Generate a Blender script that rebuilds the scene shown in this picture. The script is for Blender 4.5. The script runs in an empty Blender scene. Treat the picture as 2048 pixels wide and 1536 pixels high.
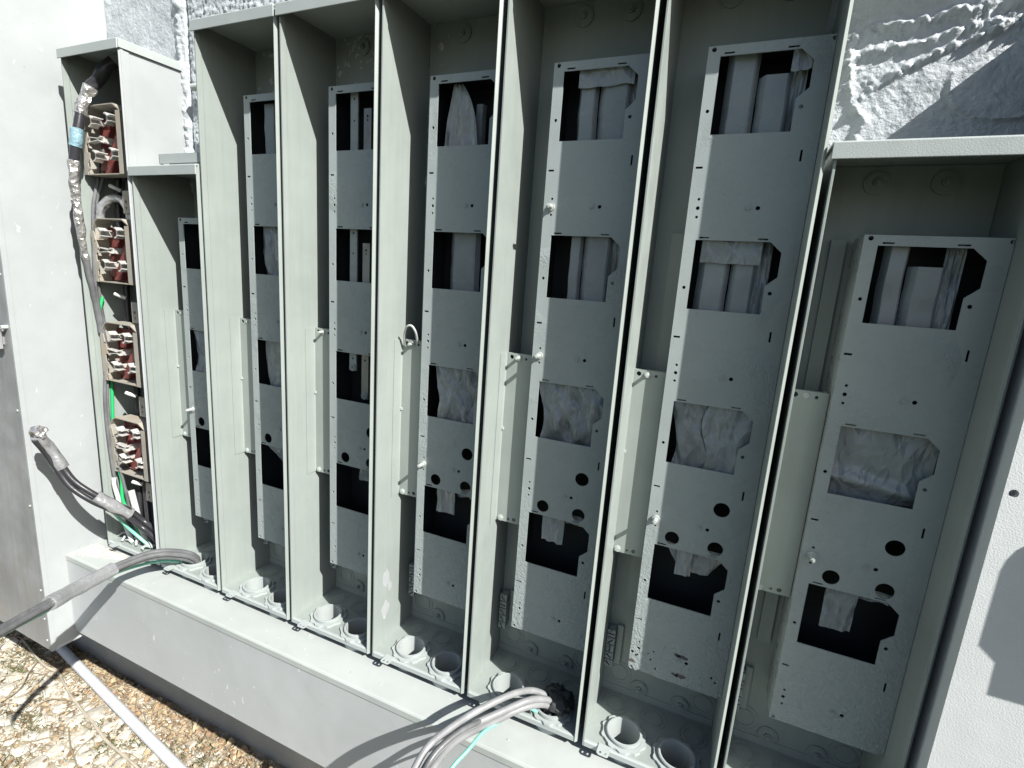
import bpy, bmesh, math, random
from mathutils import Vector, Matrix, noise
from mathutils.geometry import delaunay_2d_cdt
random.seed(7)
S = 0.28            # one cabinet pitch in metres; all layout below is in cabinet pitches
sc = bpy.context.scene
C = sc.collection

# ------------------------------------------------------------------ camera, sky, sun, exposure
cam_d = bpy.data.cameras.new('camera')
cam_d.sensor_width = 36.0
cam_d.lens = 1013.84 / 2048 * 36.0
cam_d.clip_start = 0.02
cam_d.clip_end = 500
cam = bpy.data.objects.new('camera', cam_d)
C.objects.link(cam)
Rv, Uv, Bv = (0.9147014, 0.3983246, 0.0682559), (-0.1407435, 0.1556575, 0.9777331), (0.3788306, -0.9039404, 0.1984418)
cam.matrix_world = Matrix(((Rv[0], Uv[0], Bv[0], 6.6178*S), (Rv[1], Uv[1], Bv[1], -3.9774*S), (Rv[2], Uv[2], Bv[2], 3.4936*S), (0, 0, 0, 1)))
sc.camera = cam

SUN = Vector((1.0, -0.452, 0.925)).normalized()
w = bpy.data.worlds.new('World')
sc.world = w
w.use_nodes = True
wn = w.node_tree
wn.nodes.clear()
sky = wn.nodes.new('ShaderNodeTexSky')
sky.sky_type = 'NISHITA'
sky.sun_disc = False
sky.sun_elevation = math.asin(SUN.z)
sky.sun_rotation = math.atan2(SUN.x, SUN.y)
sky.air_density = 1.0
sky.dust_density = 1.5
bg = wn.nodes.new('ShaderNodeBackground')
bg.inputs['Strength'].default_value = 0.062
wo = wn.nodes.new('ShaderNodeOutputWorld')
wn.links.new(sky.outputs[0], bg.inputs[0])
wn.links.new(bg.outputs[0], wo.inputs[0])
sl = bpy.data.lights.new('sun', 'SUN')
sl.energy = 5.0
sl.angle = math.radians(0.5)
sl.color = (1.0, 0.975, 0.93)
so = bpy.data.objects.new('sun', sl)
so.rotation_euler = SUN.to_track_quat('Z', 'Y').to_euler()
so.location = (3, -3, 4)
C.objects.link(so)
sc.view_settings.view_transform = 'Standard'
sc.view_settings.look = 'None'
sc.view_settings.gamma = 1
sc.view_settings.use_curve_mapping = False
sc.view_settings.exposure = 0.75
sc.cycles.max_bounces = 8
sc.cycles.diffuse_bounces = 1

# ------------------------------------------------------------------ materials
def nodes_of(name):
    m = bpy.data.materials.new(name)
    m.use_nodes = True
    nt = m.node_tree
    return m, nt, nt.nodes['Principled BSDF']

def N(nt, t, **kw):
    n = nt.nodes.new(t)
    for k, v in kw.items():
        if isinstance(k, str) and hasattr(n, k): setattr(n, k, v)
    return n

def noise_n(nt, scale, detail=3, rough=0.5, vec=None, dist=0.0):
    n = nt.nodes.new('ShaderNodeTexNoise')
    n.inputs['Scale'].default_value = scale
    n.inputs['Detail'].default_value = detail
    n.inputs['Roughness'].default_value = rough
    n.inputs['Distortion'].default_value = dist
    if vec is not None: nt.links.new(vec, n.inputs['Vector'])
    return n

def ramp(nt, src, stops):
    r = nt.nodes.new('ShaderNodeValToRGB')
    e = r.color_ramp.elements
    while len(e) < len(stops): e.new(0.5)
    for el, (p, c) in zip(e, stops):
        el.position = p
        el.color = c if len(c) == 4 else (*c, 1)
    nt.links.new(src, r.inputs[0])
    return r

def g3(v): return (v, v, v, 1)

def mixc(nt, fac, a, b, mode='MIX'):
    m = nt.nodes.new('ShaderNodeMix')
    m.data_type = 'RGBA'
    m.blend_type = mode
    for sock, val in ((m.inputs[0], fac), (m.inputs[6], a), (m.inputs[7], b)):
        if isinstance(val, (int, float)): sock.default_value = val
        elif isinstance(val, tuple): sock.default_value = val if len(val) == 4 else (*val, 1)
        else: nt.links.new(val, sock)
    return m.outputs[2]

def math_n(nt, op, a, b=None, clamp=False):
    m = nt.nodes.new('ShaderNodeMath')
    m.operation = op
    m.use_clamp = clamp
    for i, v in enumerate((a, b)):
        if v is None: continue
        if isinstance(v, (int, float)): m.inputs[i].default_value = v
        else: nt.links.new(v, m.inputs[i])
    return m.outputs[0]

def bump(nt, h, strength, dist, prev=None):
    b = nt.nodes.new('ShaderNodeBump')
    b.inputs['Strength'].default_value = strength
    b.inputs['Distance'].default_value = dist
    nt.links.new(h, b.inputs['Height'])
    if prev is not None: nt.links.new(prev, b.inputs['Normal'])
    return b.outputs[0]

def paint(name, base, rough=0.45, peel=0.3, mottle=0.10, drips=0.0, corrode=0.0, specks=0.0, dirt=0.0, grime=(0.30, 0.27, 0.22), metallic=0.0, brush=0.0):
    m, nt, p = nodes_of(name)
    geo = nt.nodes.new('ShaderNodeNewGeometry')
    pos = geo.outputs['Position']
    col = (*base, 1)
    n1 = noise_n(nt, 5.0, 4, 0.6, pos)
    r1 = ramp(nt, n1.outputs[0], [(0.3, g3(1 - mottle)), (0.7, g3(1.0 + mottle * 0.4))])
    out = mixc(nt, 1.0, col, r1.outputs[0], 'MULTIPLY')
    if dirt:
        n2 = noise_n(nt, 14.0, 6, 0.7, pos, 0.6)
        r2 = ramp(nt, n2.outputs[0], [(0.52, g3(0)), (0.72, g3(dirt))])
        out = mixc(nt, r2.outputs[0], out, grime)
    if specks:
        mp = nt.nodes.new('ShaderNodeMapping')
        mp.inputs['Scale'].default_value = (1, 1, 0.55)
        nt.links.new(pos, mp.inputs[0])
        n3 = noise_n(nt, 55.0, 3, 0.6, mp.outputs[0])
        n3b = noise_n(nt, 6.0, 2, 0.5, pos)
        s = math_n(nt, 'ADD', n3.outputs[0], math_n(nt, 'MULTIPLY', n3b.outputs[0], 0.35))
        r3 = ramp(nt, s, [(0.885, g3(0)), (0.905, g3(specks))])
        out = mixc(nt, r3.outputs[0], out, (0.72, 0.73, 0.72, 1))
        n4 = noise_n(nt, 70.0, 2, 0.5, pos)
        r4 = ramp(nt, n4.outputs[0], [(0.235, g3(specks)), (0.25, g3(0))])
        out = mixc(nt, r4.outputs[0], out, (0.12, 0.12, 0.12, 1))
    nrm = None
    if peel:
        a = noise_n(nt, 420.0, 2, 0.5, pos)
        nrm = bump(nt, a.outputs[0], peel, 0.0008, nrm)
        a2 = noise_n(nt, 9.0, 2, 0.5, pos)
        nrm = bump(nt, a2.outputs[0], 0.25, 0.006, nrm)
    if drips:
        mp = nt.nodes.new('ShaderNodeMapping')
        mp.inputs['Scale'].default_value = (1.0, 22.0, 2.2)
        nt.links.new(pos, mp.inputs[0])
        d = noise_n(nt, 1.6, 3, 0.55, mp.outputs[0], 0.8)
        rd = ramp(nt, d.outputs[0], [(0.5, g3(0)), (0.66, g3(1))])
        nrm = bump(nt, rd.outputs[0], drips, 0.004, nrm)
    if brush:
        mp = nt.nodes.new('ShaderNodeMapping')
        mp.inputs['Scale'].default_value = (18.0, 18.0, 1.2)
        nt.links.new(pos, mp.inputs[0])
        d = noise_n(nt, 4.0, 4, 0.6, mp.outputs[0])
        rb = ramp(nt, d.outputs[0], [(0.3, g3(1 - brush)), (0.7, g3(1.0))])
        out = mixc(nt, 1.0, out, rb.outputs[0], 'MULTIPLY')
    if corrode:
        sep = nt.nodes.new('ShaderNodeSeparateXYZ')
        nt.links.new(pos, sep.inputs[0])
        mz = nt.nodes.new('ShaderNodeMapRange')
        mz.inputs[1].default_value = 2.1 * S
        mz.inputs[2].default_value = 0.6 * S
        nt.links.new(sep.outputs[2], mz.inputs[0])
        mx = nt.nodes.new('ShaderNodeMapRange')
        mx.inputs[1].default_value = 2.5 * S
        mx.inputs[2].default_value = 6.0 * S
        nt.links.new(sep.outputs[0], mx.inputs[0])
        low = math_n(nt, 'MULTIPLY', mz.outputs[0], mx.outputs[0])
        bl = noise_n(nt, 7.0, 2, 0.5, pos, 0.4)
        blr = ramp(nt, bl.outputs[0], [(0.56, g3(0)), (0.70, g3(0.7))])
        mask = math_n(nt, 'MAXIMUM', low, math_n(nt, 'MULTIPLY', blr.outputs[0], 0.7))
        v = nt.nodes.new('ShaderNodeTexVoronoi')
        v.inputs['Scale'].default_value = 190.0
        nt.links.new(pos, v.inputs['Vector'])
        vn = noise_n(nt, 110.0, 5, 0.7, pos, 0.5)
        hh = math_n(nt, 'MULTIPLY', math_n(nt, 'ADD', math_n(nt, 'MULTIPLY', v.outputs['Distance'], 0.5), math_n(nt, 'MULTIPLY', vn.outputs[0], 2.2)), mask)
        nrm = bump(nt, hh, corrode, 0.003, nrm)
    if nrm is not None: nt.links.new(nrm, p.inputs['Normal'])
    nt.links.new(out, p.inputs['Base Color'])
    rn = noise_n(nt, 20.0, 3, 0.5, pos)
    rr = ramp(nt, rn.outputs[0], [(0.3, g3(max(0.05, rough - 0.08))), (0.7, g3(min(1, rough + 0.1)))])
    nt.links.new(rr.outputs[0], p.inputs['Roughness'])
    p.inputs['Metallic'].default_value = metallic
    return m

def simple(name, col, rough=0.5, metallic=0.0, bscale=0, bstr=0.3, bdist=0.002, mottle=0.0, mscale=20):
    m, nt, p = nodes_of(name)
    geo = nt.nodes.new('ShaderNodeNewGeometry')
    p.inputs['Roughness'].default_value = rough
    p.inputs['Metallic'].default_value = metallic
    if mottle:
        n = noise_n(nt, mscale, 4, 0.6, geo.outputs['Position'])
        r = ramp(nt, n.outputs[0], [(0.3, g3(1 - mottle)), (0.7, g3(1 + mottle * 0.4))])
        nt.links.new(mixc(nt, 1.0, (*col, 1), r.outputs[0], 'MULTIPLY'), p.inputs['Base Color'])
    else:
        p.inputs['Base Color'].default_value = (*col, 1)
    if bscale:
        n = noise_n(nt, bscale, 3, 0.5, geo.outputs['Position'])
        nt.links.new(bump(nt, n.outputs[0], bstr, bdist), p.inputs['Normal'])
    return m

GREEN = (0.318, 0.358, 0.335)
M = {}
M['cab'] = paint('cabinet_paint', GREEN, 0.42, 0.22, 0.09, dirt=0.10, grime=(0.24, 0.25, 0.22), brush=0.07)
M['panel'] = paint('panel_paint', (0.355, 0.40, 0.395), 0.28, 0.30, 0.10, corrode=0.75, dirt=0.05)
M['cap'] = paint('cap_paint', (0.40, 0.44, 0.43), 0.5, 0.4, 0.08, dirt=0.10)
M['white'] = paint('white_paint', (0.39, 0.415, 0.42), 0.5, 0.35, 0.07, dirt=0.22, grime=(0.33, 0.34, 0.33), specks=0.25)
M['trough'] = paint('trough_paint', (0.48, 0.505, 0.51), 0.45, 0.2, 0.08, specks=0.8, dirt=0.08)
M['trough_top'] = paint('trough_top_paint', (0.45, 0.485, 0.465), 0.45, 0.25, 0.10, specks=0.3, dirt=0.14, grime=(0.40, 0.40, 0.34))
M['door'] = paint('worn_aluminium', (0.46, 0.47, 0.48), 0.42, 0.1, 0.22, dirt=0.5, grime=(0.44, 0.40, 0.33), metallic=0.35, brush=0.12, specks=0.5)
M['pier'] = paint('pier_paint', (0.64, 0.67, 0.67), 0.7, 0.6, 0.05, dirt=0.05)
M['black'] = simple('plain_black', (0.012, 0.016, 0.02), 0.6)  # plain near-black, also stands in for shade behind the panel openings
M['dark'] = simple('dark_duct', (0.03, 0.035, 0.035), 0.6)
M['rust'] = simple('bare_rusted_metal', (0.10, 0.095, 0.085), 0.7, 0, 200, 0.6, mottle=0.4, mscale=120)
M['film'] = paint('painted_film', (0.30, 0.34, 0.355), 0.25, 0.15, 0.25, dirt=0.25, grime=(0.27, 0.24, 0.20))
def film_mat():
    m, nt, p = nodes_of('crinkled_film')
    geo = nt.nodes.new('ShaderNodeNewGeometry')
    pos = geo.outputs['Position']
    n = noise_n(nt, 7, 3, 0.5, pos)
    warp = nt.nodes.new('ShaderNodeVectorMath'); warp.operation = 'ADD'
    sc_ = nt.nodes.new('ShaderNodeVectorMath'); sc_.operation = 'SCALE'; sc_.inputs['Scale'].default_value = 0.05
    nt.links.new(n.outputs['Color'], sc_.inputs[0]); nt.links.new(pos, warp.inputs[0]); nt.links.new(sc_.outputs[0], warp.inputs[1])
    mp = nt.nodes.new('ShaderNodeMapping'); mp.inputs['Scale'].default_value = (1, 1, 0.45); mp.inputs['Rotation'].default_value = (0, 0.35, 0)
    nt.links.new(warp.outputs[0], mp.inputs[0])
    nrm = None
    for sc0, st in ((26, 0.8), (70, 0.45)):
        v = nt.nodes.new('ShaderNodeTexVoronoi'); v.feature = 'DISTANCE_TO_EDGE'; v.inputs['Scale'].default_value = sc0
        nt.links.new(mp.outputs[0], v.inputs['Vector'])
        r = ramp(nt, v.outputs['Distance'], [(0.0, g3(1)), (0.35, g3(0))])
        nrm = bump(nt, r.outputs[0], st, 0.006 if sc0 < 50 else 0.003, nrm)
    nt.links.new(nrm, p.inputs['Normal'])
    c = ramp(nt, n.outputs[0], [(0.3, (0.17, 0.19, 0.20)), (0.5, (0.30, 0.34, 0.355)), (0.7, (0.36, 0.37, 0.36))])
    nt.links.new(c.outputs[0], p.inputs['Base Color'])
    p.inputs['Roughness'].default_value = 0.2
    p.inputs['Coat Weight'].default_value = 0.4
    p.inputs['Coat Roughness'].default_value = 0.12
    return m
M['crinkle'] = film_mat()
M['busbar'] = paint('bus_bar_metal', (0.36, 0.36, 0.34), 0.35, 0.3, 0.3, dirt=0.6, grime=(0.16, 0.14, 0.11), metallic=0.6)
M['screw'] = simple('painted_screw', (0.46, 0.50, 0.47), 0.4, 0.0, mottle=0.1)
M['steel'] = simple('bright_jaw_metal', (0.66, 0.65, 0.61), 0.38, 0.3, 60, 0.2, mottle=0.25, mscale=70)
M['red'] = simple('red_insulator', (0.21, 0.05, 0.045), 0.45, 0, 90, 0.3, mottle=0.35, mscale=25)
M['socket'] = paint('dusty_socket_metal', (0.38, 0.36, 0.31), 0.55, 0.2, 0.2, dirt=0.8, grime=(0.42, 0.29, 0.15))
M['cable_black'] = simple('black_cable_jacket', (0.035, 0.035, 0.04), 0.32, 0, 60, 0.25, mottle=0.2)
M['cable_paint'] = simple('overpainted_cable', (0.285, 0.29, 0.295), 0.45, 0, 60, 0.3, mottle=0.25, mscale=30)
M['cable_grey'] = simple('grey_dusted_cable', (0.15, 0.155, 0.16), 0.35, 0, 60, 0.3, mottle=0.35, mscale=25)
M['wire_green'] = simple('green_wire', (0.02, 0.42, 0.13), 0.4)
M['wire_pale'] = simple('pale_green_wire', (0.20, 0.56, 0.42), 0.4)
M['wire_white'] = simple('white_wire', (0.70, 0.70, 0.66), 0.5, mottle=0.25, mscale=80)
M['tape_blue'] = simple('blue_tape', (0.24, 0.40, 0.46), 0.35, 0, 130, 0.8, 0.004, mottle=0.3, mscale=60)
M['tape'] = simple('silver_tape', (0.46, 0.47, 0.48), 0.25, 0.5, 90, 0.6, 0.004, mottle=0.2, mscale=25)
def foil():
    m, nt, p = nodes_of('crinkled_foil')
    geo = nt.nodes.new('ShaderNodeNewGeometry')
    v = nt.nodes.new('ShaderNodeTexVoronoi'); v.inputs['Scale'].default_value = 70
    nt.links.new(geo.outputs['Position'], v.inputs['Vector'])
    n = noise_n(nt, 75, 4, 0.6, geo.outputs['Position'])
    nt.links.new(bump(nt, n.outputs[0], 0.7, 0.006, bump(nt, v.outputs['Distance'], 0.8, 0.006)), p.inputs['Normal'])
    r = ramp(nt, n.outputs[0], [(0.3, (0.34, 0.335, 0.33)), (0.6, (0.66, 0.65, 0.64))])
    nt.links.new(r.outputs[0], p.inputs['Base Color'])
    p.inputs['Metallic'].default_value = 0.7
    p.inputs['Roughness'].default_value = 0.25
    return m
M['foil'] = foil()
M['pvc'] = simple('white_pipe', (0.66, 0.68, 0.70), 0.4, mottle=0.12, mscale=30)
M['root'] = simple('dry_vine', (0.50, 0.44, 0.34), 0.8, mottle=0.3)

def stucco_mat(name, base):
    m, nt, p = nodes_of(name)
    geo = nt.nodes.new('ShaderNodeNewGeometry')
    pos = geo.outputs['Position']
    n = noise_n(nt, 12, 5, 0.65, pos)
    r = ramp(nt, n.outputs[0], [(0.3, g3(0.88)), (0.7, g3(1.04))])
    nt.links.new(mixc(nt, 1.0, (*base, 1), r.outputs[0], 'MULTIPLY'), p.inputs['Base Color'])
    a = noise_n(nt, 120, 5, 0.6, pos)
    b = noise_n(nt, 38, 4, 0.6, pos, 0.4)
    nt.links.new(bump(nt, a.outputs[0], 0.8, 0.004, bump(nt, b.outputs[0], 0.4, 0.007)), p.inputs['Normal'])
    p.inputs['Roughness'].default_value = 0.6
    return m
M['stucco'] = stucco_mat('rough_stucco', (0.49, 0.525, 0.55))
M['wallflat'] = stucco_mat('lower_wall_paint', (0.36, 0.36, 0.34))
M['mortar'] = simple('crumbly_mortar', (0.56, 0.53, 0.46), 0.9, 0, 120, 0.8, 0.004, mottle=0.3, mscale=60)

def ground_mat():
    m, nt, p = nodes_of('dry_ground')
    geo = nt.nodes.new('ShaderNodeNewGeometry')
    pos = geo.outputs['Position']
    n = noise_n(nt, 9, 6, 0.65, pos, 0.3)
    r = ramp(nt, n.outputs[0], [(0.34, (0.13, 0.10, 0.06)), (0.48, (0.34, 0.28, 0.19)), (0.62, (0.56, 0.50, 0.39))])
    n2 = noise_n(nt, 120, 4, 0.6, pos)
    r2 = ramp(nt, n2.outputs[0], [(0.3, g3(0.6)), (0.7, g3(1.15))])
    sep = nt.nodes.new('ShaderNodeSeparateXYZ')
    nt.links.new(pos, sep.inputs[0])
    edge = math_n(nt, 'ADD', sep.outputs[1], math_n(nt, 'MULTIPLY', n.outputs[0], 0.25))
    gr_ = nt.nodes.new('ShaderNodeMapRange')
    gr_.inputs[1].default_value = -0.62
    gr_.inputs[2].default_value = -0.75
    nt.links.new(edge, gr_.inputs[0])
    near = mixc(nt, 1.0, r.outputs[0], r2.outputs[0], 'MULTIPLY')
    nt.links.new(mixc(nt, gr_.outputs[0], near, mixc(nt, 1.0, (0.055, 0.065, 0.04, 1), r2.outputs[0], 'MULTIPLY')), p.inputs['Base Color'])  # ground out of view is darkened to cut its bounce light
    nt.links.new(bump(nt, n2.outputs[0], 0.9, 0.006, bump(nt, n.outputs[0], 0.6, 0.02)), p.inputs['Normal'])
    p.inputs['Roughness'].default_value = 0.95
    return m
M['ground'] = ground_mat()
def stone_mat(name, a, b):
    m, nt, p = nodes_of(name)
    geo = nt.nodes.new('ShaderNodeNewGeometry')
    oi = nt.nodes.new('ShaderNodeObjectInfo')
    n = noise_n(nt, 45, 5, 0.65, geo.outputs['Position'])
    r = ramp(nt, n.outputs[0], [(0.3, a), (0.65, b)])
    rr = ramp(nt, oi.outputs['Random'], [(0, g3(0.78)), (1, g3(1.08))])
    nt.links.new(mixc(nt, 1.0, r.outputs[0], rr.outputs[0], 'MULTIPLY'), p.inputs['Base Color'])
    nt.links.new(bump(nt, n.outputs[0], 0.7, 0.004), p.inputs['Normal'])
    p.inputs['Roughness'].default_value = 0.9
    return m
M['stone'] = stone_mat('limestone', (0.44, 0.40, 0.31), (0.74, 0.71, 0.63))
M['gravel'] = stone_mat('gravel', (0.38, 0.34, 0.26), (0.70, 0.67, 0.58))
def leaf_mat(name, stops):
    m, nt, p = nodes_of(name)
    oi = nt.nodes.new('ShaderNodeObjectInfo')
    geo = nt.nodes.new('ShaderNodeNewGeometry')
    n = noise_n(nt, 30, 3, 0.6, geo.outputs['Position'])
    s = math_n(nt, 'FRACT', math_n(nt, 'ADD', oi.outputs['Random'], math_n(nt, 'MULTIPLY', n.outputs[0], 0.8)))
    r = ramp(nt, s, stops)
    nt.links.new(r.outputs[0], p.inputs['Base Color'])
    p.inputs['Roughness'].default_value = 0.7
    return m
M['leaf'] = leaf_mat('dry_leaf', [(0, (0.30, 0.20, 0.11)), (0.35, (0.50, 0.40, 0.24)), (0.65, (0.24, 0.14, 0.08)), (1, (0.56, 0.48, 0.32))])
M['grass'] = leaf_mat('grass', [(0, (0.12, 0.15, 0.05)), (0.5, (0.26, 0.23, 0.10)), (1, (0.09, 0.12, 0.04))])
M['twig'] = simple('dry_twig', (0.30, 0.25, 0.17), 0.85, mottle=0.3)

# ------------------------------------------------------------------ mesh helpers
class MB:
    def __init__(s): s.v = []; s.f = []
    def add(s, vs, fs):
        o = len(s.v); s.v += [tuple(v) for v in vs]; s.f += [tuple(i + o for i in f) for f in fs]
    def box(s, x0, x1, y0, y1, z0, z1):
        s.add([(x0,y0,z0),(x1,y0,z0),(x1,y1,z0),(x0,y1,z0),(x0,y0,z1),(x1,y0,z1),(x1,y1,z1),(x0,y1,z1)],
              [(0,3,2,1),(4,5,6,7),(0,1,5,4),(1,2,6,5),(2,3,7,6),(3,0,4,7)])
        return s
    def prism(s, poly, fn, d0, d1):
        """poly 2D points, fn(a,b,d)->xyz ; extruded d0..d1"""
        n = len(poly)
        s.add([fn(a, b, d0) for a, b in poly] + [fn(a, b, d1) for a, b in poly],
              [tuple(range(n)), tuple(reversed(range(n, 2*n)))] + [(i, (i+1) % n, n + (i+1) % n, n + i) for i in range(n)])
        return s
    def cyl(s, c, axis, r, h0, h1, n=16, r1=None, caps=True):
        r1 = r if r1 is None else r1
        vs = []
        for h, rr in ((h0, r), (h1, r1)):
            for k in range(n):
                a = 2*math.pi*k/n
                p = [rr*math.cos(a), rr*math.sin(a)]
                if axis == 'z': vs.append((c[0]+p[0], c[1]+p[1], c[2]+h))
                elif axis == 'y': vs.append((c[0]+p[0], c[1]+h, c[2]+p[1]))
                else: vs.append((c[0]+h, c[1]+p[0], c[2]+p[1]))
        fs = [(k, (k+1) % n, n+(k+1) % n, n+k) for k in range(n)]
        if caps: fs += [tuple(reversed(range(n))), tuple(range(n, 2*n))]
        s.add(vs, fs); return s
    def ring(s, c, axis, ri, ro, h0, h1, n=32, teeth=0, tooth=0.0):
        prof = [(ri, h0), (ro, h0), (ro, h1), (ri, h1)]
        vs = []
        for k in range(n):
            a = 2*math.pi*k/n
            for r, h in prof:
                rr = r + (tooth if (teeth and r == ro and (k*teeth*2//n) % 2) else 0)
                x, y = rr*math.cos(a), rr*math.sin(a)
                if axis == 'z': vs.append((c[0]+x, c[1]+y, c[2]+h))
                elif axis == 'y': vs.append((c[0]+x, c[1]+h, c[2]+y))
                else: vs.append((c[0]+h, c[1]+x, c[2]+y))
        fs = []
        for k in range(n):
            k2 = (k+1) % n
            for j in range(4):
                j2 = (j+1) % 4
                fs.append((k*4+j, k*4+j2, k2*4+j2, k2*4+j))
        s.add(vs, fs); return s
    def tube(s, pts, r, n=10, wob=0.0, seed=0, taper=None, flat=1.0):
        P = catmull(pts)
        m = len(P)
        up = Vector((0.13, 0.2, 1)).normalized()
        rings = []
        t_prev = None
        for i, p in enumerate(P):
            t = (P[min(i+1, m-1)] - P[max(i-1, 0)]).normalized()
            if t_prev is None:
                u = t.orthogonal().normalized()
            else:
                u = (u - t*u.dot(t)).normalized()
            t_prev = t
            v = t.cross(u)
            rr = r*(1 if taper is None else taper(i/(m-1)))
            row = []
            for k in range(n):
                a = 2*math.pi*k/n
                q = rr
                if wob:
                    q = rr*(1 + wob*(noise.noise(Vector((p.x*9+math.cos(a)*1.3, p.y*9+math.sin(a)*1.3, p.z*9+seed)))*2))
                row.append(tuple(p + u*(q*math.cos(a)) + v*(q*flat*math.sin(a))))
            rings.append(row)
        vs = [q for row in rings for q in row]
        fs = [(i*n+k, i*n+(k+1) % n, (i+1)*n+(k+1) % n, (i+1)*n+k) for i in range(m-1) for k in range(n)]
        fs += [tuple(reversed(range(n))), tuple(range((m-1)*n, m*n))]
        s.add(vs, fs); return s
    def build(s, name, mat, parent=None, smooth=False, loc=(0, 0, 0), bevel=0, angle=35):
        me = bpy.data.meshes.new(name)
        me.from_pydata([(x*S, y*S, z*S) for x, y, z in s.v], [], s.f)
        bm = bmesh.new(); bm.from_mesh(me)
        bmesh.ops.recalc_face_normals(bm, faces=bm.faces)
        bm.to_mesh(me); bm.free()
        me.materials.append(mat)
        if smooth:
            me.polygons.foreach_set('use_smooth', [True]*len(me.polygons))
            if hasattr(me, 'set_sharp_from_angle'): me.set_sharp_from_angle(angle=math.radians(angle))
        o = bpy.data.objects.new(name, me)
        o.location = tuple(q*S for q in loc)
        C.objects.link(o)
        if parent is not None: o.parent = parent
        if bevel:
            b = o.modifiers.new('bevel', 'BEVEL'); b.width = bevel*S; b.segments = 2; b.limit_method = 'ANGLE'; b.angle_limit = math.radians(40)
        return o

def catmull(pts, k=7):
    P = [Vector(p) for p in pts]
    if len(P) < 3: return [P[0].lerp(P[-1], i/6) for i in range(7)]
    out = []
    Q = [P[0]*2-P[1]] + P + [P[-1]*2-P[-2]]
    for i in range(1, len(Q)-2):
        p0, p1, p2, p3 = Q[i-1:i+3]
        for j in range(k):
            t = j/k
            out.append(0.5*((2*p1)+(p2-p0)*t+(2*p0-5*p1+4*p2-p3)*t*t+(3*p1-p0-3*p2+p3)*t**3))
    out.append(P[-1])
    return out

def circ(cx, cy, r, n=12, ph=0.0, jag=0.0):
    return [(cx+r*(1+jag*random.uniform(-1, 1))*math.cos(ph+2*math.pi*k/n), cy+r*(1+jag*random.uniform(-1, 1))*math.sin(ph+2*math.pi*k/n)) for k in range(n)]
def rect(x0, x1, z0, z1): return [(x0, z0), (x1, z0), (x1, z1), (x0, z1)]
def inside(p, poly):
    c = False; n = len(poly); x, y = p
    for i in range(n):
        x1, y1 = poly[i]; x2, y2 = poly[(i+1) % n]
        if (y1 > y) != (y2 > y) and x < (x2-x1)*(y-y1)/(y2-y1)+x1: c = not c
    return c
def plate(mb, outer, holes, fn, d0, d1, extra=()):
    """a sheet with real holes: outer polygon and holes in 2D, fn maps (a,b,d)"""
    vs, es = [], []
    for poly in [outer]+list(holes):
        o = len(vs); vs += [Vector(p) for p in poly]
        es += [(o+i, o+(i+1) % len(poly)) for i in range(len(poly))]
    vs += [Vector(p) for p in extra]
    V, Ed, F, *_ = delaunay_2d_cdt(vs, es, [], 0, 1e-6)
    keep = []
    for f in F:
        c = sum((V[i] for i in f), Vector((0, 0)))/len(f)
        if inside(c, outer) and not any(inside(c, h) for h in holes): keep.append(f)
    n = len(V)
    verts = [fn(v.x, v.y, d0) for v in V]+[fn(v.x, v.y, d1) for v in V]
    faces = [tuple(f) for f in keep]+[tuple(n+i for i in reversed(f)) for f in keep]
    cnt = {}
    for f in keep:
        for i in range(len(f)):
            a, b = f[i], f[(i+1) % len(f)]
            k = (min(a, b), max(a, b)); cnt.setdefault(k, []).append((a, b))
    for k, l in cnt.items():
        if len(l) == 1:
            a, b = l[0]; faces.append((b, a, n+a, n+b))
    mb.add(verts, faces)
    return mb

def thing(name, label, cat, loc=(0, 0, 0), group=None):
    o = bpy.data.objects.new(name, None)
    o.empty_display_size = 0.05
    o.location = tuple(q*S for q in loc)
    C.objects.link(o); o['label'] = label; o['category'] = cat
    if group: o['group'] = group
    return o
def tag(o, label=None, cat=None, group=None, kind=None):
    if label: o['label'] = label
    if cat: o['category'] = cat
    if group: o['group'] = group
    if kind: o['kind'] = kind
    return o
def inst(src, name, parent=None, loc=(0, 0, 0), rot=(0, 0, 0), scale=(1, 1, 1)):
    o = src.copy(); o.name = name
    C.objects.link(o); o.parent = parent
    o.location = tuple(q*S for q in loc); o.rotation_euler = rot; o.scale = scale
    return o

# ------------------------------------------------------------------ wall (structure) with plaster relief
D = 0.631      # cabinet depth
YP = -0.365    # meter panel plane
TR = {1: 4.921, 2: 3.839, 3: 2.756, 4: 1.672}
wb = MB().box(-40, 60, 0.03, 0.8, -3.2, 12)
wall = tag(wb.build('wall', M['wallflat']), kind='structure')

def ridge(x, z, pts, wdt):
    best = 9; bt = 0
    for (x0, z0), (x1, z1) in zip(pts, pts[1:]):
        dx, dz = x1-x0, z1-z0
        t = max(0, min(1, ((x-x0)*dx+(z-z0)*dz)/(dx*dx+dz*dz)))
        d = math.hypot(x-x0-t*dx, z-z0-t*dz)
        if d < best: best = d
    return math.exp(-(best/wdt)**2)
def relief_patch(name, x0, x1, z0, z1, step, hf):
    nx, nz = int((x1-x0)/step), int((z1-z0)/step)
    mb = MB(); vs = []
    for j in range(nz+1):
        for i in range(nx+1):
            x, z = x0+(x1-x0)*i/nx, z0+(z1-z0)*j/nz
            vs.append((x, -hf(x, z), z))
    mb.add(vs, [(j*(nx+1)+i, j*(nx+1)+i+1, (j+1)*(nx+1)+i+1, (j+1)*(nx+1)+i) for j in range(nz) for i in range(nx)])
    o = mb.build(name, M['stucco'], wall, smooth=True, angle=80)
    return o
def fb(x, z, s, seed=0, o=4):
    return noise.fractal(Vector((x*s, z*s, seed)), 0.7, 2.1, o)
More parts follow.
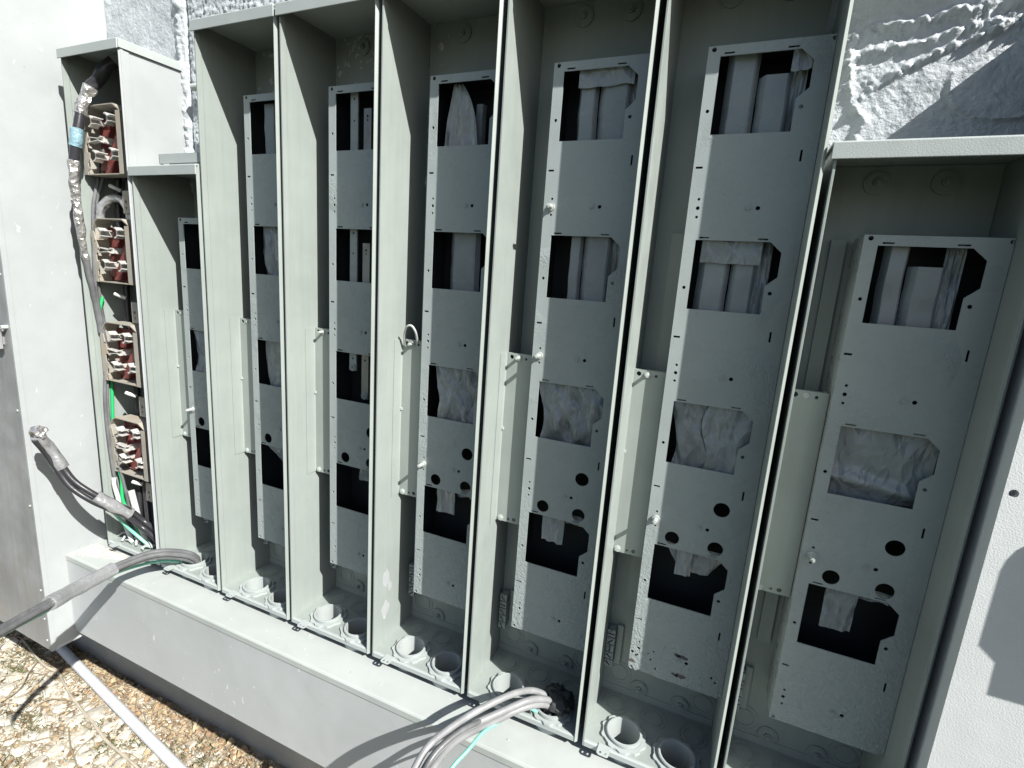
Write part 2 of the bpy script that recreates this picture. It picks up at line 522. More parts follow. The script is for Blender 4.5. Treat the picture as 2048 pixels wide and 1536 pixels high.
def h_right(x, z):
    n1 = fb(x, z, 3, 1); n2 = fb(x, z, 14, 2, 3)
    n3 = fb(x, z, 34, 3, 3)
    h = 0.010*n1 + 0.004*n2
    wz = z + 0.03*noise.noise(Vector((x*3, 0, 5)))
    A = [(6.9, 5.05), (7.065, 5.09), (7.25, 5.13), (7.41, 5.14), (7.74, 5.19), (8.1, 5.21), (9, 5.25)]
    Bq = [(7.0, 4.93), (7.11, 4.985), (7.43, 5.03), (7.62, 5.08), (7.9, 5.12), (9, 5.16)]
    Cq = [(7.3, 4.86), (7.5, 4.97), (7.75, 5.06), (7.95, 5.13)]
    Dq = [(7.05, 5.0), (7.10, 4.75), (7.14, 4.66), (7.2, 4.60), (7.16, 4.52), (7.2, 4.36)]
    Eq = [(7.14, 4.66), (7.24, 4.80), (7.36, 4.90), (7.5, 4.96)]
    Fq = [(7.58, 4.86), (7.585, 4.75), (7.63, 4.67), (7.74, 4.60), (7.9, 4.585), (8.2, 4.62), (9, 4.6)]
    rA = ridge(x, wz, A, 0.035); rB = ridge(x, wz, Bq, 0.028)
    h += 0.050*rA*(1+0.7*n2) + 0.034*rB*(1+0.8*n2)
    h += 0.030*ridge(x, wz, Cq, 0.022)*(1+1.2*n2)
    h += 0.028*ridge(x, wz, Dq, 0.02)*(1+0.8*n2) + 0.018*ridge(x, wz, Eq, 0.015)
    h += 0.010*ridge(x, wz, Fq, 0.012)
    if inside((x, wz), [(7.585, 4.86), (7.585, 4.75), (7.63, 4.67), (7.74, 4.60), (7.9, 4.585), (8.2, 4.62), (9, 4.6), (9, 5.1), (7.9, 4.95)]): h += 0.012
    # rough band between the two trowel ridges
    band = max(0.0, min(1.0, (wz-(4.95+0.09*(x-7)))/0.04))*max(0.0, min(1.0, ((5.12+0.07*(x-7))-wz)/0.04))
    h += 0.014*band*abs(n3+0.3*n2)
    # crumbled patch below left
    pt = math.exp(-(((x-7.13)/0.16)**2+((z-4.82)/0.13)**2)) + 0.8*math.exp(-(((x-7.75)/0.2)**2+((z-5.13)/0.07)**2))
    h += 0.018*pt*abs(n3+0.5*n2)
    # overhanging coat above the top ridge
    top = wz-(5.135+0.08*(x-7))
    if top > 0: h += min(0.5, top*0.62)
    h += 0.0022*n3
    return h
relief_patch('plaster_coat', 6.9, 8.05, 4.25, 6.0, 0.0095, h_right)
def h_left(x, z):
    n1 = fb(x, z, 3, 6); n2 = fb(x, z, 12, 7, 4); n3 = fb(x, z, 32, 8, 3)
    h = 0.008*n1+0.0045*n2+0.0025*n3
    rm = ridge(x, z, [(0.90, 7), (0.93, 6.0), (0.95, 5.0), (0.98, 4.2)], 0.06)
    h += rm*(0.03+0.03*n2+0.02*abs(n3))
    if x > 1.06: h += 0.02*abs(n2)+0.012*n3
    if 1.02 < x < 1.05: h -= 0.05
    return h
relief_patch('plaster_coat', -0.32, 4.2, 4.2, 7.0, 0.016, h_left)
wt = MB()
wt.box(4.2, 6.9, 0.0, 0.03, 4.0, 7.5)
wt.build('plain_plaster', M['stucco'], wall)
# ------------------------------------------------------------------ ground (structure)
GZ = -2.88
def lin(a, b, n): return [a+(b-a)*i/n for i in range(n)]
gx = lin(-160, -12, 8)+lin(-12, -5, 14)+lin(-5, 3, 260)+lin(3, 10, 20)+lin(10, 160, 9)
gy = lin(-160, -12, 8)+lin(-12, -2.2, 20)+lin(-2.2, 0.03, 90)+[0.03]
gm = MB(); vs = []
for y in gy:
    for x in gx:
        z = GZ-0.015+0.03*fb(x, y, 1.2, 11)+0.018*fb(x, y, 6, 12)+(0.012*fb(x, y, 22, 13, 2) if -5.2 < x < 3.2 and y > -2.4 else 0)
        vs.append((x, y, z))
nx = len(gx)
gm.add(vs, [(j*nx+i, j*nx+i+1, (j+1)*nx+i+1, (j+1)*nx+i) for j in range(len(gy)-1) for i in range(nx-1)])
ground = tag(gm.build('ground', M['ground'], smooth=True, angle=80), kind='structure')
def gz(x, y): return GZ-0.015+0.03*fb(x, y, 1.2, 11)+0.018*fb(x, y, 6, 12)

def rock_mesh(seed, sub=2):
    bm = bmesh.new()
    bmesh.ops.create_icosphere(bm, subdivisions=sub, radius=1.0)
    for v in bm.verts:
        q = v.co.copy()
        k = 1+0.30*noise.noise(q*1.1+Vector((seed*7, 0, 0)))+0.16*noise.noise(q*2.6+Vector((seed*3, 5, 0)))
        v.co = q*k
        v.co.z *= 0.55
        if v.co.z > 0.34: v.co.z = 0.34+(v.co.z-0.34)*0.4
    me = bpy.data.meshes.new('stone')
    bm.to_mesh(me); bm.free()
    me.materials.append(M['stone'])
    me.polygons.foreach_set('use_smooth', [True]*len(me.polygons))
    me.set_sharp_from_angle(angle=math.radians(28))
    return me
rocks = [rock_mesh(i) for i in range(9)]
BIG = [(-0.816,-0.562,0.28),(-0.46,-0.618,0.2),(-0.594,-0.846,0.25),(-2.38,-0.901,0.28),(-0.341,-0.138,0.16),(-1.841,-0.354,0.2),(-2.546,-0.739,0.2),(-1.172,-1.153,0.2),(-1.277,-0.942,0.22),(-1.02,-1.322,0.22),(-1.815,-0.635,0.2),(-0.22,-1.008,0.24),(-0.104,-0.601,0.22),(-0.408,-0.491,0.15),(-0.932,-0.762,0.2),(-1.341,-0.739,0.16),(0.105,-0.406,0.18),(0.502,-0.46,0.2),(0.758,-0.328,0.2),(1.211,-0.34,0.25),(-0.641,-1.128,0.2),(-0.589,-1.335,0.25),(-1.055,-0.391,0.14),(0.533,-0.607,0.2),(-1.676,-1.149,0.2),(0.379,-0.174,0.16),(1.195,-0.187,0.18),(-0.298,-1.187,0.2)]
placed = []
spots = [(x, y, s*0.5) for x, y, s in BIG]
tries = 0
while len(spots) < 290 and tries < 20000:
    tries += 1
    x, y = random.uniform(-4.3, 2.3), random.uniform(-1.75, -0.04)
    r = random.choice([0.035, 0.045, 0.05, 0.06, 0.07, 0.085, 0.10])
    if x < -0.3 and -0.5 < y and random.random() < 0.4: continue
    if y > -0.34 and r > 0.055 and random.random() < 0.7: continue
    if all(math.hypot(x-a, y-b) > (r+c)*0.85 for a, b, c in spots): spots.append((x, y, r))
for k, (x, y, r) in enumerate(spots):
    o = bpy.data.objects.new('stone', rocks[k % 9])
    o.location = (x*S, y*S, (gz(x, y)+r*0.05)*S)
    o.rotation_euler = (random.uniform(-.15, .15), random.uniform(-.15, .15), random.uniform(0, 6.28))
    o.scale = (r*S*random.uniform(.85, 1.25), r*S*random.uniform(.8, 1.1), r*S*random.uniform(.6, .95))
    C.objects.link(o); o.parent = ground
# gravel between them
gr = MB()
for k in range(9000):
    x, y = random.uniform(-4.4, 2.4), random.uniform(-1.85, 0.0)
    r = random.uniform(0.008, 0.03)
    z = gz(x, y); a = random.uniform(0, 6.28)
    pts = []
    for q in range(5):
        b = a+q*1.257
        pts.append((x+r*math.cos(b)*random.uniform(.7, 1.2), y+r*math.sin(b)*random.uniform(.7, 1.2), z-0.004))
    tp = [(x+(px-x)*.6, y+(py-y)*.6, z+r*random.uniform(.4, .8)) for px, py, _ in pts]
    gr.add(pts+tp, [(5, 6, 7, 8, 9)]+[(i, (i+1) % 5, 5+(i+1) % 5, 5+i) for i in range(5)])
tag(gr.build('gravel', M['gravel'], ground), kind='stuff')
# leaves
def leaf_mesh(seed):
    rnd = random.Random(seed); mb = MB(); n = 6; vs = []
    cur = rnd.uniform(0.1, 0.5); w_ = rnd.uniform(0.22, 0.42)
    for i in range(n+1):
        t = i/n; hw = w_*math.sin(math.pi*min(1, t*0.95+0.03))
        zz = cur*math.sin(math.pi*t)*0.5
        for s_ in (-1, 0, 1): vs.append((t-0.5, s_*hw, zz+abs(s_)*hw*cur*0.9))
    fs = []
    for i in range(n):
        for s_ in range(2):
            a = i*3+s_; fs.append((a, a+1, a+4, a+3))
    mb.add(vs, fs)
    me = bpy.data.meshes.new('dry_leaf'); me.from_pydata(mb.v, [], mb.f); me.materials.append(M['leaf'])
    me.polygons.foreach_set('use_smooth', [True]*len(me.polygons))
    return me
leaves = [leaf_mesh(i) for i in range(6)]
def leafspot():
    if random.random() < 0.62: return random.uniform(-2.6, 2.0), -0.04-abs(random.gauss(0, 0.20))
    return random.uniform(-4.2, 2.2), random.uniform(-1.8, -0.05)
for k in range(260):
    x, y = leafspot(); r = random.uniform(0.05, 0.12)
    o = bpy.data.objects.new('dry_leaf', leaves[k % 6])
    o.location = (x*S, y*S, (gz(x, y)+random.uniform(0.03, 0.07))*S)
    o.rotation_euler = (random.uniform(-.6, .6), random.uniform(-.5, .5), random.uniform(0, 6.28))
    o.scale = (r*S, r*S, r*S)
    C.objects.link(o); o.parent = ground
lf = MB(); gs = MB()
for k in range(3600):
    x, y = leafspot(); r = random.uniform(0.02, 0.055); a = random.uniform(0, 6.28); z = gz(x, y)+random.uniform(0.0, 0.05)
    c_, s_ = math.cos(a), math.sin(a); t = random.uniform(-.5, .5)*r; wd = random.uniform(.10, .4)*r
    lf.add([(x-c_*r, y-s_*r, z-t), (x+s_*wd, y-c_*wd, z+abs(t)*.5), (x+c_*r, y+s_*r, z+t), (x-s_*wd, y+c_*wd, z+0.4*r)], [(0, 1, 2), (0, 2, 3)])
tag(lf.build('leaf_litter', M['leaf'], ground), kind='stuff')
tufts = [(random.uniform(-4, 1.6), random.uniform(-1.6, -0.1)) for _ in range(60)]
for tx, ty in tufts:
    for k in range(random.randint(12, 40)):
        x, y = tx+random.gauss(0, .09), ty+random.gauss(0, .08); z = gz(x, y); h = random.uniform(.03, .11); a = random.uniform(0, 6.28)
        dx, dy = math.cos(a)*h*.9, math.sin(a)*h*.9; wd = .006
        gs.add([(x-wd, y, z), (x+wd, y, z), (x+dx*.5+wd*.6, y+dy*.5, z+h*.7), (x+dx, y+dy, z+h)], [(0, 1, 2), (0, 2, 3)])
tag(gs.build('grass', M['grass'], ground), kind='stuff')
tw = MB()
for k in range(170):
    x, y = leafspot() if k % 2 else (random.uniform(-4, 2), random.uniform(-1.7, 0)); a = random.uniform(0, 6.28); L = random.uniform(.1, .4)
    tw.tube([(x, y, gz(x, y)+.03), (x+math.cos(a)*L*.5+random.uniform(-.03, .03), y+math.sin(a)*L*.5, gz(x, y)+.06), (x+math.cos(a)*L, y+math.sin(a)*L, gz(x, y)+.035)], random.uniform(.003, .007), 4)
for p in ([(-2.101,-1.08,-2.84),(-2.11,-0.854,-2.8),(-2.38,-0.619,-2.8),(-2.641,-0.346,-2.84)], [(-1.581,-0.972,-2.84),(-1.515,-0.774,-2.78),(-1.238,-0.609,-2.83)],
          [(-1.223,-1.437,-2.84),(-0.968,-1.242,-2.8),(-0.758,-1.018,-2.8),(-0.68,-0.944,-2.84)], [(-0.336,-0.323,-2.84),(-0.533,-0.18,-2.74)], [(-0.812,-0.891,-2.84),(-0.456,-1.043,-2.8),(-0.109,-1.146,-2.84)]):
    tw.tube(p, 0.008, 5)
tag(tw.build('twigs', M['twig'], ground), kind='stuff')

# ------------------------------------------------------------------ tall cabinet on the left
tc = thing('utility_cabinet', 'tall white painted cabinet with worn aluminium door at the left edge', 'cabinet', (-0.31, -1.16, -1.25))
def L0(b, ox=-0.31, oy=-1.16, oz=-1.25):
    b.v = [(x-ox, y-oy, z-oz) for x, y, z in b.v]; return b
L0(MB().box(-3.9, -0.31, -1.14, 0.0, -1.21, 9.0)).build('cabinet_body', M['white'], tc)
L0(MB().box(-3.9, -0.335, -1.165, -1.142, -1.25, 9.0)).build('door', M['door'], tc, bevel=.004)
L0(MB().box(-0.333, -0.306, -1.168, -1.12, -1.25, 9.0)).build('edge_trim', M['white'], tc, bevel=.003)
L0(MB().box(-3.9, -0.31, -1.12, -0.02, -1.25, -1.212)).build('bottom_rail', M['trough'], tc)
hp = L0(MB().prism([(-0.9, 2.42), (-0.43, 2.42), (-0.43, 2.64), (-0.46, 2.67), (-0.9, 2.67)], lambda a, b, d: (a, d, b), -1.225, -1.195)); hp.build('hasp', M['door'], tc, bevel=.004)
L0(MB().box(-0.9, -0.47, -1.197, -1.163, 2.46, 2.62)).build('hasp_base', M['door'], tc)
L0(MB().cyl((-0.38, -1.20, 2.655), 'y', 0.022, -0.02, 0.035, 12)).build('hasp_bolt', M['screw'], tc)
for z in (3.2, 1.74, 0.62, -0.45, -0.83, -1.12, 4.4):
    L0(MB().cyl((-0.385, -1.168, z), 'y', 0.013, -0.006, 0.004, 10)).build('screw', M['screw'], tc)

# ------------------------------------------------------------------ pier on the right and the box on it (its shadow is in view)
pr = thing('pier', 'white rough painted pier right of the last cabinet with a drilled hole', 'pier', (8.0, -0.75, -2.9))
pm = MB()
plate(pm, rect(0.0, 3.2, 0.0, 8.03), [circ(0.04, 5.52, 0.021, 14)], lambda a, b, d: (a, d, b), 0.0, 0.05)
pm.build('pier_face', M['pier'], pr)
MB().box(0.001, 3.199, 0.052, 0.75, 0, 8.029).build('pier_core', M['pier'], pr)
mbx = MB()
prof = [(0.70, 1.99), (0.695, 2.19), (0.610, 2.265), (0.612, 2.70), (0.625, 2.77), (0.65, 2.83), (0.69, 2.88), (0.75, 2.915), (0.82, 2.93), (1.5, 2.93), (1.5, 1.99)]
mbx.prism([(a+8.0, b) for a, b in prof], lambda a, b, d: (a, d, b), -1.0, -0.751)
tag(mbx.build('junction_box', M['white'], None, bevel=.01), 'white junction box on the pier, only its shadow in view', 'box')

# ------------------------------------------------------------------ wireway trough under the cabinets
HUBS = [(0.30, -0.44), (0.70, -0.46)]
tr = thing('wiring_trough', 'long grey metal wireway trough running under the row of open cabinets', 'trough', (-0.31, -0.92, -1.12))
def LT(b): return L0(b, -0.31, -0.92, -1.12)
tt = MB()
holes = [circ(i+hx, hy, 0.128, 20) for i in range(1, 8) for hx, hy in HUBS]
plate(tt, rect(-0.305, 9.2, -0.905, 0.0), holes, lambda a, b, d: (a, b, d), -0.080, -0.088)
LT(tt).build('top_cover', M['trough_top'], tr)
lip = MB().prism([(-0.905, -0.080), (-0.918, -0.083), (-0.927, -0.096), (-0.927, -0.150), (-0.915, -0.150), (-0.912, -0.100), (-0.905, -0.088)], lambda a, b, d: (d, a, b), -0.305, 9.2)
LT(lip).build('front_lip', M['trough_top'], tr)
LT(MB().box(-0.305, 9.2, -0.920, -0.908, -1.12, -0.158)).build('front_cover', M['trough'], tr, bevel=.003)
LT(MB().box(-0.305, 9.2, -0.907, -0.01, -1.118, -1.10)).build('bottom_plate', M['trough'], tr)
LT(MB().box(-0.303, -0.29, -0.906, -0.01, -1.098, -0.09)).build('end_plate', M['trough'], tr)
for k in range(14):
    x = random.uniform(0.2, 7); z = -1.08
    LT(MB().cyl((0.5+k*0.62, -0.80+random.uniform(-.02, .02), -0.081), 'z', 0.009, 0.0, 0.006, 8)).build('screw', M['screw'], tr)
# crumbly mortar where the trough meets the wall cabinet
mm = MB()
for k in range(420):
    u = random.random(); x = -0.28+0.72*u; y = -0.62-0.26*(1-u)*random.random()-0.03*random.random()+0.0
    y = max(-0.9, y)
    r = random.uniform(.006, .022)
    rot = random.uniform(0, 6.28)
    pts = [(x+r*1.6*math.cos(rot+q*1.57), y+r*1.6*math.sin(rot+q*1.57), -0.081) for q in range(4)]
    mm.add(pts+[(x, y, -0.08+r*random.uniform(.6, 1.2))], [(0, 1, 4), (1, 2, 4), (2, 3, 4), (3, 0, 4), (3, 2, 1, 0)])
tag(mm.build('mortar_crumbs', M['mortar']), 'tan mortar crumbs piled on the left end of the trough', 'mortar', kind='stuff')

# ------------------------------------------------------------------ cabinets
def hardware():
    h = {}
    # slotted screw head, faces -y
    b = MB(); b.cyl((0, 0, 0), 'y', 0.016, -0.010, 0.0, 14)
    b.cyl((0, 0, 0), 'y', 0.024, -0.003, 0.001, 14)
    b.box(-0.013, 0.013, -0.0115, -0.0095, -0.0025, 0.0025)
    h['screw'] = b
    b = MB(); b.cyl((0, 0, 0), 'y', 0.016, -0.075, 0.0, 14); b.cyl((0, 0, 0), 'y', 0.027, -0.012, 0.002, 14); b.cyl((0, 0, 0), 'y', 0.008, -0.083, -0.074, 10)
    h['standoff'] = b
    b = MB(); b.ring((0, 0, 0), 'y', 0.0, 0.070, -0.014, 0.0, 24); b.ring((0, 0, 0), 'y', 0.052, 0.060, -0.018, -0.013, 24); b.cyl((0, 0, 0), 'y', 0.024, -0.034, -0.013, 6); b.cyl((0, 0, 0), 'y', 0.012, -0.05, -0.03, 8)
    h['anchor'] = b
    b = MB(); b.ring((0, 0, 0), 'z', 0.100, 0.108, 0.0, 0.004, 28); b.ring((0, 0, 0), 'z', 0.070, 0.078, 0.0, 0.005, 28); b.cyl((0, 0, 0), 'z', 0.066, 0.0, 0.002, 24)
    h['kz'] = b
    b = MB(); b.ring((0, 0, 0), 'y', 0.100, 0.108, -0.004, 0.0, 28); b.ring((0, 0, 0), 'y', 0.070, 0.078, -0.005, 0.0, 28); b.cyl((0, 0, 0), 'y', 0.066, -0.002, 0.0, 24)
    h['ky'] = b
    return h
HW = hardware()
PROTO = {}
def hw(kind, name, mat, parent, loc, rot=(0, 0, 0), scale=1.0):
    k = (kind, mat)
    if k not in PROTO:
        o = HW[kind].build(name, M[mat], parent, smooth=True); PROTO[k] = o
        o.location = tuple(q*S for q in loc); o.rotation_euler = rot; o.scale = (scale,)*3
        return o
    return inst(PROTO[k], name, parent, loc, rot, (scale,)*3)

def sheet(parent, xl, xr, z0, z1, y0, seed, vf=0.02, cr=0.012, tilt=0.0, nx=22, nz=22, name='masking_film', mat='crinkle', sharp=0):
    """crumpled paper or film hanging behind an opening; xl, xr give its sides as functions of height 0..1"""
    vs = []; n1 = (nx+1)*(nz+1)
    for side in (0, 1):
        for j in range(nz+1):
            v = j/nz
            for i in range(nx+1):
                u = i/nx
                x = xl(v)+(xr(v)-xl(v))*u
                z = z0+(z1-z0)*v+0.012*noise.noise(Vector((u*3, seed, 1)))*(1 if j in (0, nz) else 0)
                ph = u*9+1.2*noise.noise(Vector((u*2, v*1.3, seed)))+seed
                fd = noise.ridged_multi_fractal(Vector((u*2.2+v*.9, v*1.1-u*.5, seed*1.7)), 0.9, 2.0, 3, 1.0, 2.0)
                y = y0+vf*(abs(math.sin(ph))-0.5)*1.2-cr*fd*.9+cr*.5*noise.noise(Vector((u*6, v*3, seed)))+tilt*(v-0.5)-sharp*math.exp(-((v-.30+.16*u)/.09)**2)
                vs.append((x, y+0.003*side, z))
    q = [(j*(nx+1)+i, j*(nx+1)+i+1, (j+1)*(nx+1)+i+1, (j+1)*(nx+1)+i) for j in range(nz) for i in range(nx)]
    fs = q+[tuple(n1+k for k in reversed(f)) for f in q]
    mb = MB(); mb.add(vs, fs)
    return mb.build(name, M[mat], parent, smooth=True, angle=50)
def folded(parent, x0, x1, z0, z1, y, seed):
    """a folded cover strip with a raised middle"""
    w_ = x1-x0
    prof = [(x0, y+.05), (x0+w_*.16, y+.004), (x0+w_*.22, y-.006), (x0+w_*.84, y-.002), (x0+w_*.90, y+.006), (x1, y+.045), (x1-.006, y+.05), (x0+w_*.86, y+.012), (x0+w_*.8, y+.004), (x0+w_*.22, y+.002), (x0+w_*.16, y+.012), (x0+.005, y+.056)]
    n = 10; m = len(prof); vs = []
    for j in range(n+1):
        t = j/n
        for k, (a, b) in enumerate(prof):
            vs.append((a+0.006*noise.noise(Vector((t*3, seed, k*.1)))+0.03*(0.5-t)*(a-x0)/w_*0, b+0.010*noise.noise(Vector((t*4, seed, a*9))), z0+(z1-z0)*t))
    fs = [(j*m+k, j*m+(k+1) % m, (j+1)*m+(k+1) % m, (j+1)*m+k) for j in range(n) for k in range(m)]
    fs += [tuple(range(m)), tuple(n*m+k for k in reversed(range(m)))]
    mb = MB(); mb.add(vs, fs)
    return mb.build('cover_strip', M['film'], parent, smooth=True, angle=18)

def shell(i, name, label, top, hubs=True, dl=0.0, dr=0.0, cat='meter cabinet', group='open meter cabinets in a row on the wall'):
    t = thing(name, label, cat, (i, -D, 0), group)
    W_ = 0.948+dr
    zt = top
    G = lambda b: L0(b, 0, -D, 0)     # local origin at front bottom
    G(MB().box(0.012, W_-0.012, -0.012, -0.002, 0.03, zt)).build('back_panel', M['cab'], t)
    lp = MB()
    lp.prism([(dl, -D), (dl+0.014, -D), (dl+0.014, -0.578), (dl+0.009, -0.574), (dl+0.009, -0.002), (dl, -0.002)], lambda a, b, d: (a, b, d), 0.0, zt)
    G(lp).build('side_panel', M['cab'], t, bevel=.002)
    rp = MB()
    rp.prism([(W_-0.008, -D-.004), (W_-0.004, -D-.006), (W_+0.013, -D+.012), (W_+.013, -.600), (W_, -.597), (W_, -0.002), (W_-0.009, -0.002), (W_-0.009, -0.60), (W_-0.006, -0.612)], lambda a, b, d: (a, b, d), 0.0, zt)
    G(rp).build('side_panel', M['cab' if i else 'white'], t, bevel=.002)
    fl = MB()
    hs = [circ(hx, hy, 0.128, 20) for hx, hy in HUBS] if hubs else []
    plate(fl, rect(dl+0.0095, W_-0.0095, -0.615, -0.012), hs, lambda a, b, d: (a, b, d), 0.030, 0.042)
    G(fl).build('floor_panel', M['cab'], t)
    G(MB().prism([(-0.632, 0.002), (-0.622, 0.002), (-0.616, 0.041), (-0.604, 0.0425), (-0.604, 0.046), (-0.620, 0.048), (-0.632, 0.040)], lambda a, b, d: (d, a, b), dl+0.0145, W_-0.0095)).build('front_flange', M['cap'], t)
    G(MB().box(0.0125, W_-0.0125, -0.020, -0.0125, 0.043, 0.105)).build('back_flange', M['cab'], t)
    # cap: sloping lid with a front lip
    cp = MB()
    cp.prism([(-0.655, zt-0.095), (-0.645, zt-0.095), (-0.641, zt-0.018), (0.0, zt+0.004), (0.0, zt+0.014), (-0.645, zt-0.004), (-0.655, zt-0.012)], lambda a, b, d: (d, a, b), -0.018, W_+0.012)
    G(cp).build('cap', M['cap'], t, bevel=.003)
    if i == 0:
        G(MB().box(W_+.0115, W_+.017, -.625, -.55, .004, zt-.10)).build('corner_strip', M['white'], t, bevel=.002)
        G(MB().prism([(-0.645, zt-0.085), (0.0, zt-0.072), (0.0, zt+0.003), (-0.645, zt-0.015)], lambda a, b, d: (d, a, b), W_+0.0125, W_+0.024)).build('cap_side', M['cap'], t)
    # latch tab with two slots on the bottom edge
    tb = MB(); plate(tb, [(0.14, -0.690), (0.155, -0.702), (0.215, -0.702), (0.23, -0.690), (0.23, -0.60), (0.14, -0.60)], [circ(0.165, -0.675, 0.011, 8), circ(0.205, -0.675, 0.011, 8)], lambda a, b, d: (a, b, d), 0.0485, 0.054)
    G(tb).build('latch_tab', M['cap'], t)
    return t, G

def make_panel(i, t, G, rows, rust=(), W_=0.948):
    top = TR[rows[0]]+0.059
    bot = 0.593
    x0, x1 = 0.255, W_-0.012
    H = []
    for r in rows:
        tr_ = TR[r]
        H.append([(0.329, tr_), (0.77, tr_), (0.84, tr_-.062), (0.84, tr_-.21), (0.778, tr_-.267), (0.778, tr_-.446), (0.329, tr_-.446)])
        H.append(circ(.295, tr_-.308, .011, 10)); H.append(circ(.813, tr_-.312, .012, 10))
        H.append(rect(.850, .862, tr_-.615, tr_-.55)); H.append(rect(.270, .312, tr_-.645, tr_-.632))
        for dz in (-.83, -.94): H.append(circ(.315, tr_+dz, .009, 8))
        if not (i, r) in STAND: H.append(circ(.315, tr_-.885, .012, 10))
        H.append(circ(.668, tr_-.882, .013, 10))
        H.append(rect(.350, .408, tr_+.010, tr_+.020)); H.append(rect(.697, .755, tr_+.010, tr_+.020))
        if r == 3:
            H += [circ(.739, tr_-.714, .053, 20), circ(.443, tr_-1.006, .050, 20), circ(.738, tr_-1.010, .052, 20)]
    H += [circ(.289, top-.019, .014, 10), circ(.928, top-.020, .012, 10), circ(.280, bot+.018, .013, 10), circ(.922, bot+.010, .012, 10)]
    for (rx, rz, s) in rust:
        if s < .03: H.append(circ(rx, rz, s*0.5, 9, random.random(), 0.35))
    mb = MB()
    outer = [(x0, bot), (x1, bot), (x1, top), (x0, top)]
    if rust:
        outer = [(x0+.0, bot+.02)]+[(x0+.012+k*.013, bot+random.uniform(-.004, .02)) for k in range(9)]+[(x0+.14+k*.05, bot+random.uniform(-.004, .006)) for k in range(11)]+[(x1, bot), (x1, top), (x0, top)]
    plate(mb, outer, H, lambda a, b, d: (a, d, b), YP, YP+0.008)
    mb.box(x0, x0+.007, YP+.0085, -0.08, bot+.004, top)
    mb.box(x0+.0075, x1-.0075, YP+.0085, -0.08, top-.008, top-.001)
    mb.box(x1-.007, x1, YP+.0085, -0.08, bot+.004, top)
    pn = G(mb).build('meter_panel', M['panel'], t, bevel=0)
    for (rx, rz, s) in rust:
        if s >= .03:
            q = [(rx+s*.95*math.cos(k*.349)*random.uniform(.5, 1.15), rz+s*.42*math.sin(k*.349)*random.uniform(.5, 1.2)) for k in range(18)]
            G(MB().prism(q, lambda a, b, d: (a, d, b), YP-.0012, YP+.001)).build('rust_patch', M['rust'], pn)
    for r in rows:
        hw('screw', 'screw', 'panel', pn, (.613, YP+D, TR[r]-.882), (0, random.uniform(0, 3), 0), .8)
        if (i, r) in STAND:
            hw('standoff', 'standoff_bolt', 'screw', pn, (.315, YP+D-.002, TR[r]-.885))
    # added near-black tray, paints the dark void behind the openings
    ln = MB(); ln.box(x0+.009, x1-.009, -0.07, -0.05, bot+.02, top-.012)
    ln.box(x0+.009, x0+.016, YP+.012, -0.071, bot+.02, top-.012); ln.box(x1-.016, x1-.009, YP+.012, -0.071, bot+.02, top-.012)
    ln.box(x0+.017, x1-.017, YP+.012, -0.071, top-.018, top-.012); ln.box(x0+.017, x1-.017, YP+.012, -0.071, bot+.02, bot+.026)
    G(ln).build('shade_liner', M['black'], t)
    return pn
STAND = {(5, 1), (5, 2), (4, 3), (6, 3), (7, 3), (1, 3)}

def wireway_cover(i, t, G):
    mb = MB()
    yf = -0.30
    plate(mb, rect(0.016, 0.243, 1.50, 2.935), [circ(.060, 2.905, .017, 12), circ(.182, 2.900, .011, 10), circ(.128, 1.528, .010, 10), circ(.178, 1.532, .016, 12)], lambda a, b, d: (a, d, b), yf, yf+.007)
    mb.prism([(-0.412, 0.0100), (-0.412, 0.0150), (-0.312, 0.0165), (-0.303, 0.0205), (-0.294, 0.0205), (-0.294, 0.0100)], lambda a, b, d: (b, a, d), 1.50, 2.935)
    mb.box(0.2435, 0.2495, yf, -0.10, 1.50, 2.935)
    mb.box(0.016, 0.243, yf+.0072, yf+.05, 2.928, 2.934)
    c = G(mb).build('wireway_cover', M['cab'], t)
    hw('standoff' if i in (3, 4, 5, 6) else 'screw', 'screw', 'screw', c, (.122, yf+D, 2.905), (0, .6, 0), .8)
    hw('screw', 'screw', 'screw', c, (.055, yf+D, 1.525), (0, .3, 0), 1.15)
    G(MB().box(0.012, 0.034, yf-.016, yf-.001, 2.30, 2.322)).build('clip', M['screw'], c)

